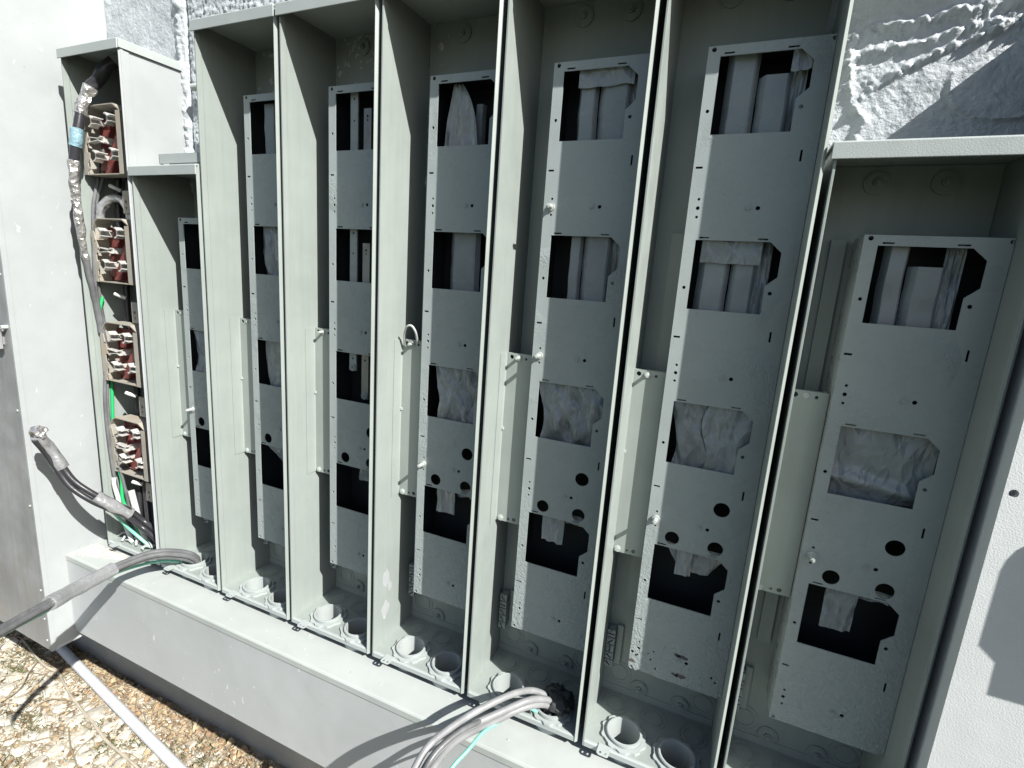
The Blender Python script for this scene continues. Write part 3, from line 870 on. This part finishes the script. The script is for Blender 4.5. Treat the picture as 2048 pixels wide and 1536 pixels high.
def interior(i, t, G, top):
    for hx, hy in HUBS:
        b = MB()
        b.ring((hx, hy, 0), 'z', 0.120, 0.134, -0.15, 0.088, 40)
        for k in range(3): b.ring((hx, hy, 0), 'z', 0.1345, 0.139, 0.052+k*0.013, 0.058+k*0.013, 40)
        b.ring((hx, hy, 0), 'z', 0.1395, 0.165, 0.0425, 0.062, 48, teeth=10, tooth=0.014)
        G(b).build('conduit_hub', M['cap'], t, smooth=True)  # lighter cap paint puts a sunlit look into the hub colour
    for kx, ky in ((.17, -.155), (.48, -.165), (.80, -.185)): hw('kz', 'knockout', 'cab', t, (kx, ky+D, .042))
    hw('ky', 'knockout', 'cab', t, (.15, D-.012, .235)); hw('ky', 'knockout', 'cab', t, (.84, D-.012, .22))
    for kx, kz in ((.33, .155), (.67, .145), (.325, top-.10), (.672, top-.10)): hw('anchor', 'anchor_bolt', 'cab', t, (kx, D-.012, kz))
    # rail on the back wall left of the meter panel
    b = MB(); b.box(.135, .150, -.05, -.012, .95, top-1.6 if top > 5 else top-.45); b.box(.150, .215, -.05, -.044, .95, top-1.6 if top > 5 else top-.45); b.box(.215, .222, -.05, -.012, .95, top-1.6 if top > 5 else top-.45)
    r = G(b).build('back_rail', M['cab'], t)
    # ground bar with screw lugs
    b = MB(); b.box(.100, .150, -.045, -.013, .33, .70)
    gb = G(b).build('ground_bar', M['cab'], t, bevel=.003)
    rnd = random.Random(i)
    for k in range(5):
        z = .37+k*.070
        lg = MB(); lg.box(.030, .095, -.115, -.030, z-.030, z+.030)
        lg.cyl((.0625, -.115, z), 'y', .022, -.006, .0, 12)
        a = rnd.uniform(0, 3.1); c_, s_ = math.cos(a)*.024, math.sin(a)*.024
        lug = G(lg).build('screw_lug', M['panel'], gb, bevel=.002)
        sl_ = MB(); px, pz = -math.sin(a)*.006, math.cos(a)*.006
        sl_.prism([(.0625-c_-px, z-s_-pz), (.0625+c_-px, z+s_-pz), (.0625+c_+px, z+s_+pz), (.0625-c_+px, z-s_+pz)], lambda a_, b_, d: (a_, d, b_), -.1225, -.1212)
        # sub-part level is full: the dark slot joins the bar
        G(sl_).build('screw_slot', M['black'], gb)

def covers(i, t, G, r, kind, seed=0):
    z1 = TR[r]+.03; z0 = TR[r]-.50
    yy = -.285+D
    if kind == 'strips':
        xa, xb, xc = {(5, 1): (.42, .565, .80), (5, 2): (.45, .55, .775), (6, 1): (.372, .56, .75), (6, 2): (.36, .56, .72), (7, 2): (.385, .515, .70)}[(i, r)]
        folded(t, xa, xb-.003, z0, z1+.02, yy-.015, seed); folded(t, xb+.004, xc, z0, z1-(.135 if (i, r) in ((6, 1), (7, 2)) else .0), yy-.02, seed+3)
        if (i, r) in ((5, 1), (6, 2), (6, 1)):
            sheet(t, lambda v: xa+.01, lambda v: xc+.01, TR[r]-(.14 if i == 6 else .10), z1, yy-.035, seed+9, .003, .008, nx=14, nz=6) if (i, r) != (6, 1) else sheet(t, lambda v: xc-.02, lambda v: .86, TR[r]-.10, z1, yy-.03, seed+9, .004, .012, nx=10, nz=6)
        sheet(t, lambda v: xc-.02, lambda v: xc+.075, z0, z1, yy+.03, seed+5, .008, .012)
    elif kind == 'film':
        lx = {4: .40, 1: .34, 5: .35, 6: .35}[i]
        sheet(t, lambda v: lx+.03*math.sin(v*5), lambda v: .80 if i < 5 else .84, z0, z1+.02, yy-.0, seed, .008, .042, nx=30, nz=30)
        if i == 6: sheet(t, lambda v: .56+.03*math.sin(v*7), lambda v: .80, z0, z1+.02, yy-.04, seed+2, .006, .014, nx=14)
    elif kind == 'taper':
        sheet(t, lambda v: .36+.07*v*v, lambda v: .655-.03*v-.12*v**3, z0, z1-.02, yy, seed, .008, .014, 0)
        folded(t, .58, .66, z0, z1-.15, yy+.05, seed)
    elif kind == 'one':
        folded(t, .43, .70, z0, z1, yy, seed)
    elif kind == 'bars':
        for bx, zt_ in ((.475, z1), (.615, z1-.14)):
            b = MB(); plate(b, rect(bx-.038, bx+.038, z0, zt_), [circ(bx, zt_-.06, .010, 10), circ(bx, z0+.3, .008, 10)], lambda a, c, d: (a, d, c), -.305, -.290); G(b).build('bus_bar', M['busbar'] if bx > .6 else M['panel'], t)
    elif kind == 'shortbars':
        for bx, zb_ in ((.475, TR[r]-.17), (.615, TR[r]-.42)):
            b = MB(); plate(b, rect(bx-.038, bx+.038, zb_, z1), [circ(bx, z1-.09, .010, 10)], lambda a, c, d: (a, d, c), -.305, -.290); br = G(b).build('bus_bar', M['busbar'] if bx > .6 else M['panel'], t)
            hw('anchor', 'bus_bolt', 'film', t, (bx, -.306+D, zb_+.03), (0, 0, 0), .5)
    elif kind == 'bar1':
        folded(t, .395, .55, z0, z1-.03, yy, seed)
    elif kind == 'right':
        sheet(t, lambda v: .43-.05*math.sin(v*2), lambda v: .80, z0, z1, yy, seed, .01, .02)
    elif kind == 'flap':
        sheet(t, lambda v: .44, lambda v: .62, TR[r]-(.30 if i == 7 else .23), TR[r]+.012, yy-.02, seed, .006, .018, nx=12, nz=12)
        sheet(t, lambda v: .62, lambda v: .88, TR[r]-.06, TR[r]+.012, yy+.03, seed+1, .010, .02, nx=12, nz=8)
    elif kind == 'wideflap':
        sheet(t, lambda v: .52-.13*v, lambda v: .72+.12*v, TR[r]-.19, TR[r]+.012, yy+.02, seed, .010, .022, nx=16, nz=12)
        sheet(t, lambda v: .49, lambda v: .60, TR[r]-.21, TR[r]+.012, yy-.03, seed+4, .003, .012, nx=8, nz=10)
    elif kind == 'smallflap':
        sheet(t, lambda v: .56, lambda v: .74, TR[r]-.14, TR[r]+.012, yy, seed, .010, .018, nx=10, nz=8)
    elif kind == 'diag':
        sheet(t, lambda v: .80-.44*v, lambda v: .84, TR[r]-.28, TR[r]+.012, yy-.02, seed, .010, .02, nx=12, nz=12)
    elif kind == 'full':
        sheet(t, lambda v: .335, lambda v: .86, z0+.02, z1-.02, yy+.02, seed, .002, .016, -.05, nx=30, nz=36, sharp=.035)

SPEC = {
 1: (4.345, [2, 3, 4], {3: 'film'}, 'short open meter cabinet below the white side panel, cables coming from its floor'),
 2: (5.510, [1, 2, 3, 4], {1: 'bar1', 2: 'right', 3: 'right', 4: 'diag'}, 'tall open meter cabinet just right of the short cabinet with the bent cables'),
 3: (5.510, [1, 2, 3, 4], {1: 'bars', 2: 'bars', 3: 'shortbars', 4: 'smallflap'}, 'tall open meter cabinet with two bare bus bars behind its openings'),
 4: (5.510, [1, 2, 3, 4], {1: 'taper', 2: 'one', 3: 'film', 4: 'flap'}, 'tall open meter cabinet with the small wire loop on its left cover'),
 5: (5.510, [1, 2, 3, 4], {1: 'strips', 2: 'strips', 3: 'film', 4: 'flap'}, 'tall open meter cabinet whose floor hub lets out the painted cables'),
 6: (5.510, [1, 2, 3, 4], {1: 'strips', 2: 'strips', 3: 'film', 4: 'wideflap'}, 'tall open meter cabinet with corroded pitted lower panel, next to the shaded one'),
 7: (4.345, [2, 3, 4], {2: 'strips', 3: 'full', 4: 'flap'}, 'lower shaded open meter cabinet with a flat cap, beside the white pier'),
}
RUST6 = [(0.631, 0.830, 0.045), (0.60, 0.835, 0.03), (0.636, 0.670, 0.05), (0.60, 0.668, 0.035), (0.275, 0.665, 0.036), (0.300, 0.72, 0.02), (0.271, 0.745, 0.026), (0.414, 0.722, 0.018), (0.456, 0.659, 0.016), (0.43, 0.80, 0.014), (0.39, 0.77, 0.012), (0.85, 0.74, 0.02), (0.88, 0.71, 0.016)]
for i, (top, rows, cov, label) in SPEC.items():
    dr = {5: 0.012}.get(i, 0.0); dl = {6: 0.016}.get(i, 0.0)
    t, G = shell(i, 'meter_cabinet', label, top, dl=dl, dr=dr)
    interior(i, t, G, top)
    make_panel(i, t, G, rows, RUST6 if i == 6 else (), 0.948+dr)
    wireway_cover(i, t, G)
    for k, (r, kind) in enumerate(cov.items()): covers(i, t, G, r, kind, i*5+k)
    if i == 4:
        rf = random.Random(3)
        for cy_, cz_, ry, rz in ((-.455, .70, .055, .10), (-.40, .60, .03, .05), (-.46, .385, .06, .085)):
            pl = [(cy_+ry*math.cos(q*.42)*rf.uniform(.65, 1.15), cz_+rz*math.sin(q*.42)*rf.uniform(.65, 1.15)) for q in range(15)]
            G(MB().prism(pl, lambda a, b, d: (d, a, b), .0095, .0125)).build('paint_flake', M['white'], t)
# ------------------------------------------------------------------ first cabinet: four meter sockets and loose wiring
t0, G0 = shell(0, 'meter_cabinet', 'leftmost open meter cabinet with four dusty sockets of red insulators and bright jaws', 5.485, hubs=False)
for z in (4.6, 3.1, 1.7):
    hw('screw', 'screw', 'screw', t0, (.955, -.2+D, z-.2), (0, 0, 1.57), .9)
def socket(zc, seed):
    """zc = top of the socket"""
    rnd = random.Random(seed)
    yf, yb = -.53, -.36
    z1, z0 = zc, zc-.68
    b = MB()
    # top plate with chamfered corner, bottom plate
    topl = [(.13, z1-.025), (.18, z1), (.60, z1), (.72, z1-.07), (.72, z0), (.07, z0), (.07, z1-.10)]
    ring_o = topl; n = len(ring_o)
    inn = [(.135, z1-.033), (.183, z1-.010), (.595, z1-.010), (.710, z1-.076), (.710, z0+.010), (.080, z0+.010), (.080, z1-.105)]
    vs = [(a, yf, c) for a, c in ring_o]+[(a, yb, c) for a, c in ring_o]+[(a, yf, c) for a, c in inn]+[(a, yb, c) for a, c in inn]
    fs = []
    for k in range(n):
        k2 = (k+1) % n
        fs += [(k, k2, n+k2, n+k), (2*n+k2, 2*n+k, 3*n+k, 3*n+k2), (k2, k, 2*n+k, 2*n+k2), (n+k, n+k2, 3*n+k2, 3*n+k)]
    b.add(vs, fs)
    fr = G0(b).build('meter_socket', M['socket'], t0)
    # right front flange and stepped left flange
    b = MB(); b.box(.655, .728, yf-.010, yf-.002, z0+.0, z1-.075); G0(b).build('flange', M['socket'], fr, bevel=.002)
    b = MB()
    b.prism([(.055, z1-.13), (.115, z1-.14), (.135, z1-.23), (.100, z1-.25), (.160, z1-.26), (.175, z1-.36), (.130, z1-.375), (.130, z1-.45), (.175, z1-.47), (.165, z1-.53), (.135, z1-.56), (.135, z1-.60), (.175, z1-.62), (.12, z1-.64), (.12, z0), (.055, z0)], lambda a, c, d: (a, d, c), yf-.010, yf-.002)
    G0(b).build('flange', M['socket'], fr)
    b = MB(); b.box(.085, .705, yb-.02, yb, z0+.012, z1-.08)
    for (a, c, a2, c2, hh) in ((.30, z0+.03, .52, z1-.28, .07), (.50, z0+.03, .66, z0+.30, .05), (.26, z1-.30, .34, z1-.12, .05), (.16, z0+.06, .26, z0+.24, .04)):
        wv = .055
        b.prism([(a-wv, c), (a+wv, c), (a2+wv, c2), (a2-wv, c2)], lambda p_, q_, d: (p_, d, q_), yb-.02-hh, yb-.018)
    G0(b).build('insulator_block', M['red'], fr, bevel=.006)
    for k, (jx, jz, up) in enumerate(((.22, -.165, 1), (.50, -.145, 1), (.30, -.335, 0), (.25, -.495, 1), (.54, -.485, 1))):
        jx += rnd.uniform(-.01, .01); jz = z1+jz+rnd.uniform(-.008, .008)
        b = MB()
        if up:
            b.box(jx-.012, jx+.010, yf+.0, yf+.06, jz-.050, jz+.050)
            for s_ in (1, -1):
                pts = [(.0, .055), (.022, .060), (.06, .030), (.125, .036), (.13, .028), (.055, .018), (.018, .042), (.0, .044)]
                b.prism([(p_, s_*q_) for p_, q_ in pts], lambda p_, q_, d: (jx+p_, d, jz+q_), yf-.03, yf+.05)
            b.box(jx+.0, jx+.06, yf+.052, yb-.03, jz-.022, jz+.022)
        else:
            for s_ in (1, -1):
                b.prism([(-.12, s_*.032), (.05, s_*.012), (.10, s_*.030), (.10, s_*.022), (.05, s_*.004), (-.12, s_*.024)], lambda p_, q_, d: (jx+p_, d, jz+q_), yf-.02, yf+.04)
            b.box(jx+.05, jx+.10, yf+.01, yb-.03, jz-.03, jz+.03)
        G0(b).build('jaw', M['steel'], fr, bevel=.002)
for k, z in enumerate((4.975, 3.855, 2.735, 1.62)): socket(z, k)
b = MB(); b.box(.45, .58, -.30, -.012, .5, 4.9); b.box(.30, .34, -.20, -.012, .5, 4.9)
G0(b).build('black_backing', M['black'], t0)  # two near-black uprights behind the sockets
for k, (x, y, z) in enumerate(((.30, -.42, 4.19), (.30, -.46, 3.04), (.40, -.49, 1.93), (.40, -.50, .85))):
    b = MB(); b.tube([(x-.01, y-.02, z+.015), (x+.02, y, z), (x+.06, y+.05, z-.03)], .020, 8)
    G0(b).build('lug_screw', M['wire_white'], t0, smooth=True)
for k, z in enumerate((4.05, 2.88, 1.80, .75)):
    b = MB(); plate(b, rect(.50, .60, z-.13, z+.10), [rect(.535, .565, z-.03, z+.0), rect(.54, .56, z-.09, z-.06)], lambda a, c, d: (a, d, c), -.44, -.42)
    G0(b).build('lug_bracket', M['socket'], t0)

def cable(name, pts, r, mat, label, group=None, n=12, wob=0.0, cat='cable'):
    o = MB().tube(pts, r, n, wob).build(name, M[mat], None, smooth=True, angle=60)
    return tag(o, label, cat, group)
IN = dict(
 a=[(0.09,-0.41,4.55),(0.08,-0.432,4.264),(0.07,-0.483,4.048),(0.07,-0.51,3.835),(0.07,-0.545,3.189),(0.07,-0.52,2.743),(0.08,-0.50,2.398),(0.06,-0.545,1.93),(0.05,-0.55,1.446),(0.10,-0.545,0.825),(0.2,-0.521,0.322),(0.3,-0.47,0.05)],
 b=[(0.24,-0.26,4.9),(0.2,-0.30,4.268),(0.16,-0.30,3.952),(0.16,-0.28,3.197),(0.18,-0.30,2.751),(0.2,-0.28,2.059),(0.2,-0.28,1.461),(0.25,-0.35,0.911),(0.3,-0.42,0.339),(0.4,-0.43,0.05)],
 c=[(0.34,-0.26,4.8),(0.35,-0.28,4.269),(0.32,-0.28,3.903),(0.3,-0.27,3.206),(0.32,-0.28,2.707),(0.35,-0.28,2.022),(0.38,-0.28,1.609),(0.4,-0.38,0.868),(0.5,-0.43,0.256),(0.55,-0.42,0.05)],
 d=[(0.13,-0.38,4.6),(0.12,-0.41,4.268),(0.045,-0.46,3.947),(0.04,-0.50,3.192),(0.04,-0.48,2.746),(0.05,-0.46,2.401),(0.04,-0.507,1.936),(0.06,-0.524,1.455),(0.2,-0.514,0.839),(0.28,-0.49,0.338),(0.36,-0.45,0.05)])
cable('wire', IN['a'], .018, 'cable_grey', 'dusty grey wire hanging nearest the left wall inside the socket cabinet')
cable('wire', IN['d'], .017, 'cable_grey', 'grey wire hanging just right of the outermost wire in the socket cabinet')
cable('wire', IN['b'], .032, 'cable_black', 'black wire running down behind the left side of the four sockets')
cable('wire', IN['c'], .032, 'cable_black', 'black wire running down behind the middle of the four sockets')
cable('green_wire', [(0.06,-0.48,3.0),(0.06,-0.52,2.85),(0.058,-0.53,2.70),(0.055,-0.48,2.50),(0.045,-0.44,2.35),(0.04,-0.46,1.9),(0.04,-0.49,1.3),(0.10,-0.50,0.98),(0.165,-0.51,0.84),(0.19,-0.53,0.6),(0.25,-0.50,0.419),(0.40,-0.45,0.06)], .018, 'wire_green', 'bright green wire hanging down inside the leftmost socket cabinet')
cable('white_wire', [(0.3,-0.49,0.72),(0.35,-0.49,0.533),(0.4,-0.48,0.312),(0.5,-0.465,0.06)], .034, 'wire_white', 'white dusty wire at the cabinet bottom under the lowest socket, right one')
cable('white_wire', [(0.09,-0.55,0.86),(0.10,-0.554,0.76),(0.14,-0.545,0.574),(0.2,-0.53,0.268),(0.3,-0.52,0.06)], .026, 'wire_white', 'white dusty wire at the cabinet bottom under the lowest socket, left one')
cable('grey_loop', [(0.08,-0.44,3.80),(0.1,-0.451,3.922),(0.15,-0.421,4.032),(0.25,-0.383,4.085),(0.4,-0.381,4.055),(0.5,-0.386,3.93),(0.52,-0.38,3.82)], .042, 'tape', 'taped grey cable loop arching above the second socket from the top', wob=.25)
deb = MB()
rnd = random.Random(5)
for k in range(26):
    x, y = rnd.uniform(.1, .75), rnd.uniform(-.56, -.25); a = rnd.uniform(0, 6.28); L = rnd.uniform(.06, .2); z = .05+rnd.uniform(0, .05)
    deb.tube([(x, y, z), (x+math.cos(a)*L*.5, y+math.sin(a)*L*.3, z+rnd.uniform(.01, .05)), (min(.85, x+math.cos(a)*L), max(-.6, y+math.sin(a)*L*.6), z)], rnd.uniform(.006, .016), 6)
tag(deb.build('wire_scraps', M['cap'], None, smooth=True), 'overpainted wire scraps lying on the floor of the socket cabinet', 'scraps', kind='stuff')
# foil wrapped service cable
fo = thing('foil_wrapped_cable', 'silver foil wrapped cable with blue tape hanging out of the leftmost cabinet', 'cable', (0.15, -0.6, 3.0))
LF = lambda b: L0(b, .15, -.6, 3.0)
FP = [(0.5,-0.418,5.40),(0.45,-0.469,5.331),(0.39,-0.51,5.22),(0.335,-0.56,5.13),(0.30,-0.60,5.02),(0.285,-0.65,4.85),(0.278,-0.7,4.616),(0.236,-0.72,4.399),(0.203,-0.72,4.157),(0.163,-0.69,3.863),(0.12,-0.655,3.60),(0.09,-0.62,3.40),(0.07,-0.59,3.20),(0.055,-0.55,2.95),(0.05,-0.52,2.6)]
LF(MB().tube(FP[:4], .055, 16, .22)).build('dark_wrap', M['cable_black'], fo, smooth=True, angle=60)
LF(MB().tube(FP[3:6], .055, 16, .30)).build('foil_wrap', M['foil'], fo, smooth=True, angle=60)
LF(MB().tube(FP[5:8], .044, 16, .05)).build('cable_core', M['cable_black'], fo, smooth=True, angle=60)
LF(MB().tube([(0.277,-0.69,4.70),(0.278,-0.7,4.616),(0.262,-0.71,4.53)], .053, 16, .10)).build('blue_tape', M['tape_blue'], fo, smooth=True, angle=60)
LF(MB().tube(FP[7:12], .047, 18, .22, taper=lambda t_: 1-.35*t_)).build('foil_wrap', M['foil'], fo, smooth=True, angle=60)
LF(MB().tube(FP[10:], .030, 12, .1)).build('cable_core', M['cable_grey'], fo, smooth=True, angle=60)
# cut cable bundle sticking out of the first cabinet
ec = thing('cut_cable_bundle', 'bundle of black cables with a taped silver end curving over the white cabinet side', 'cable', (0.5, -0.6, 0.4))
LE = lambda b: L0(b, .5, -.6, .4)
E0A = [(0.90,-0.50,0.20),(0.72,-0.52,0.33),(0.602,-0.56,0.42),(0.568,-0.66,0.573),(0.512,-0.82,0.728),(0.426,-0.95,0.865),(0.305,-1.05,1.02),(0.215,-1.1,1.19),(0.171,-1.17,1.411),(0.211,-1.27,1.60)]
off = [(0, 0, .02), (.005, -.03, -.045), (-.045, .03, -.01)]
for dx, dy, dz in off:
    LE(MB().tube([(x+dx, y+dy, z+dz) for x, y, z in E0A], .031, 12)).build('conductor', M['cable_black'], ec, smooth=True)
cx_ = lambda k: tuple(sum(v)/1 for v in zip(E0A[k], (-.013, 0, -.012)))
LE(MB().tube([cx_(7), cx_(8), cx_(9)], .068, 18, .14, taper=lambda t_: 1-.06*t_)).build('end_tape', M['tape'], ec, smooth=True, angle=60)
LE(MB().tube([(0.20,-1.255,1.60),(0.215,-1.285,1.645),(0.222,-1.30,1.67)], .070, 18, .45, taper=lambda t_: 1-.35*t_)).build('end_wrap', M['foil'], ec, smooth=True, angle=60)
LE(MB().tube([(.557,-.665,.555),(.50,-.82,.714),(.43,-.93,.84)], .070, 18, .12)).build('tape_band', M['tape'], ec, smooth=True, angle=60)
LE(MB().tube([(0.62,-0.50,0.06),(0.50,-0.55,0.18),(0.42,-0.62,0.32),(0.42,-0.74,0.54),(0.45,-0.84,0.70)], .018, 8)).build('green_wire', M['wire_pale'], ec, smooth=True)

# bundle bending out of cabinet 1's floor hub to the left
eb = thing('cable_bundle', 'grey cables arching left out of the short cabinet hub, silver tape near the corner', 'cable', (1.43, -.45, 0.0))
LB = lambda b: L0(b, 1.43, -.45, 0)
B1 = [(1.36,-0.45,-.12),(1.38,-0.455,0.02),(1.40,-0.49,0.119),(1.39,-0.6,0.225),(1.329,-0.78,0.315),(1.271,-0.95,0.345),(1.237,-1.22,0.34),(1.287,-1.55,0.338),(1.439,-1.85,0.394),(1.639,-2.2,0.476),(1.985,-2.6,0.639),(2.3,-2.9,0.75)]
for k, (dx, dy, dz) in enumerate(((0, 0, .012), (-.038, -.008, -.026), (-.066, .016, .0), (-.034, .026, .028))):
    LB(MB().tube([(x+dx, y+dy, z+dz) for x, y, z in B1], .027, 12)).build('conductor', M['cable_grey'], eb, smooth=True)
LB(MB().tube([(x-.034, y+.008, z+.004) for x, y, z in B1[6:9]], .067, 20, .07)).build('tape_band', M['tape'], eb, smooth=True, angle=60)
LB(MB().tube([(1.25,-.45,-.1),(1.22,-.50,.04),(1.15,-.70,.15),(1.10,-.9,.19),(1.07,-1.15,.21),(1.12,-1.5,.22),(1.29,-1.82,.27),(1.50,-2.18,.37),(1.8,-2.55,.48)], .016, 8)).build('green_wire', M['wire_pale'], eb, smooth=True)

# loose painted cables out of cabinet 5's hub
P5 = {
 'A': [(5.66,-0.46,-.12),(5.665,-0.47,0.08),(5.647,-0.5,0.181),(5.545,-0.58,0.25),(5.44,-0.78,0.325),(5.279,-1.02,0.316),(5.151,-1.18,0.254),(5.058,-1.32,0.188),(5.029,-1.45,0.114),(5.0,-1.62,-0.08),(4.97,-1.75,-0.35)],
 'B': [(5.72,-0.46,-.12),(5.715,-0.47,0.061),(5.699,-0.52,0.167),(5.634,-0.62,0.242),(5.558,-0.74,0.285),(5.40,-0.90,0.245),(5.261,-1.08,0.228),(5.169,-1.22,0.199),(5.11,-1.34,0.148),(5.081,-1.44,0.08),(5.061,-1.6,-0.071),(5.05,-1.7,-.3)],
 'C': [(5.72,-0.50,-.12),(5.705,-0.51,0.064),(5.68,-0.56,0.155),(5.603,-0.68,0.220),(5.50,-0.80,0.222),(5.37,-0.92,0.165),(5.222,-1.02,0.088),(5.117,-1.12,0.012),(5.053,-1.2,-0.09),(5.021,-1.3,-0.18),(5.01,-1.4,-0.32)],
 'D': [(5.66,-0.43,-.12),(5.682,-0.46,0.021),(5.65,-0.52,0.136),(5.554,-0.6,0.185),(5.442,-0.78,0.215),(5.332,-0.98,0.234),(5.236,-1.16,0.254),(5.164,-1.32,0.235),(5.125,-1.45,0.18),(5.098,-1.6,0.02),(5.08,-1.7,-.25)]}
gl = 'painted cables hanging out of the fifth hub'
cable('painted_cable', P5['A'], .026, 'cable_paint', 'topmost grey painted cable arching out of the floor hub above the trough', gl)
cable('painted_cable', P5['B'], .026, 'cable_paint', 'second grey painted cable, lying along the top of the lower pair', gl)
cable('painted_cable', P5['C'], .026, 'cable_paint', 'grey painted cable lowest and nearest the camera, over the green wire', gl)
cable('painted_cable', P5['D'], .020, 'cable_grey', 'thin dark cable tucked behind the painted pair above the trough', gl)
cable('green_wire', [(5.62,-.60,.10),(5.55,-.66,.16),(5.468,-0.78,0.175),(5.408,-0.90,0.165),(5.328,-1.0,0.124),(5.268,-1.12,0.051),(5.217,-1.25,0.008),(5.157,-1.45,-0.099),(5.1,-1.6,-.3)], .014, 'wire_pale', 'pale green wire hanging below the painted cables over the trough edge')
# rag stuffed round the cables in that hub
rg = MB(); nU, nV = 30, 14; vs = []
for j in range(nV+1):
    for k in range(nU):
        a = 2*math.pi*k/nU; ph = math.pi*j/nV
        d = Vector((math.cos(a)*math.sin(ph), math.sin(a)*math.sin(ph), math.cos(ph)))
        q = 1+.35*noise.fractal(d*2.6, .6, 2.2, 3)+.2*abs(noise.noise(d*6))
        vs.append((5.74+d.x*.125*q, -.44+d.y*.12*q, .125+d.z*.085*q))
rg.add(vs, [(j*nU+k, j*nU+(k+1) % nU, (j+1)*nU+(k+1) % nU, (j+1)*nU+k) for j in range(nV) for k in range(nU)])
tag(rg.build('rag', M['dark'], None, smooth=True, angle=50), 'dark crumpled rag stuffed in the hub around the painted cables', 'rag')
# small loop of wire on cabinet 4's cover
cable('wire_loop', [(4.062,-0.315,2.88),(4.075,-0.36,2.975),(4.125,-0.40,3.055),(4.17,-0.40,3.07),(4.20,-0.38,3.02),(4.185,-0.32,2.92)], .010, 'screw', 'thin pale wire loop tied to the screw of a wireway cover', None, 8, cat='wire')
# pipe strap on top of the short cabinet
ps = thing('pipe_strap', 'grey rounded metal strap lying on top of the short cabinet cap', 'strap', (1.6, -.35, 4.35))
LP = lambda b: L0(b, 1.6, -.35, 4.35)
pts = [(1.36+.07*math.cos(a), -.42+.16*math.sin(a)) for a in [math.pi/2+k*math.pi/10 for k in range(11)]]
outer = [(1.98, -.26)]+pts+[(1.98, -.58)]
innr = [(1.98, -.275)]+[(1.36+.055*math.cos(a), -.42+.145*math.sin(a)) for a in [math.pi/2+k*math.pi/10 for k in range(11)]]+[(1.98, -.565)]
LP(MB().prism(outer+innr[::-1], lambda a, b, d: (a, b, d), 4.37, 4.455)).build('band', M['cap'], ps)
LP(MB().prism([(1.45, -.55), (1.50, -.58), (1.97, -.585), (1.97, -.28), (1.5, -.30)], lambda a, b, d: (a, b, d), 4.352, 4.366)).build('base_plate', M['busbar'], ps)
LP(MB().cyl((1.62, -.50, 4.366), 'z', .025, 0, .03, 12)).build('bolt', M['screw'], ps)
# conduit stub between first cabinet and the tall one
cs = MB().tube([(1.2, -.09, 5.22), (1.6, -.09, 5.225), (1.99, -.09, 5.23)], .035, 12)
tag(cs.build('conduit_stub', M['screw'], None, smooth=True), 'short pale conduit stub in the gap left of the tall cabinet', 'conduit')

# ------------------------------------------------------------------ things on the ground
pp = MB().tube([(-2.9, -.10, -2.76), (-2.286, -0.19, -2.77), (1.01, -0.63, -2.785), (3.2, -0.90, -2.79)], .064, 20)
tag(pp.build('white_pipe', M['pvc'], None, smooth=True), 'long white plastic pipe lying on the stony ground', 'pipe')
vn = MB().tube([(-3.348,-0.29,-2.84),(-2.444,-0.435,-2.82),(-2.057,-0.426,-2.83),(-1.724,-0.505,-2.80),(-1.314,-0.601,-2.81),(-0.619,-0.713,-2.80),(-0.138,-0.793,-2.81),(0.231,-0.822,-2.80),(0.568,-0.841,-2.82),(1.231,-0.928,-2.83)], .017, 8, .15)
tag(vn.build('dry_vine', M['root'], None, smooth=True), 'thin pale dry vine trailing along the ground left of the pipe', 'vine')
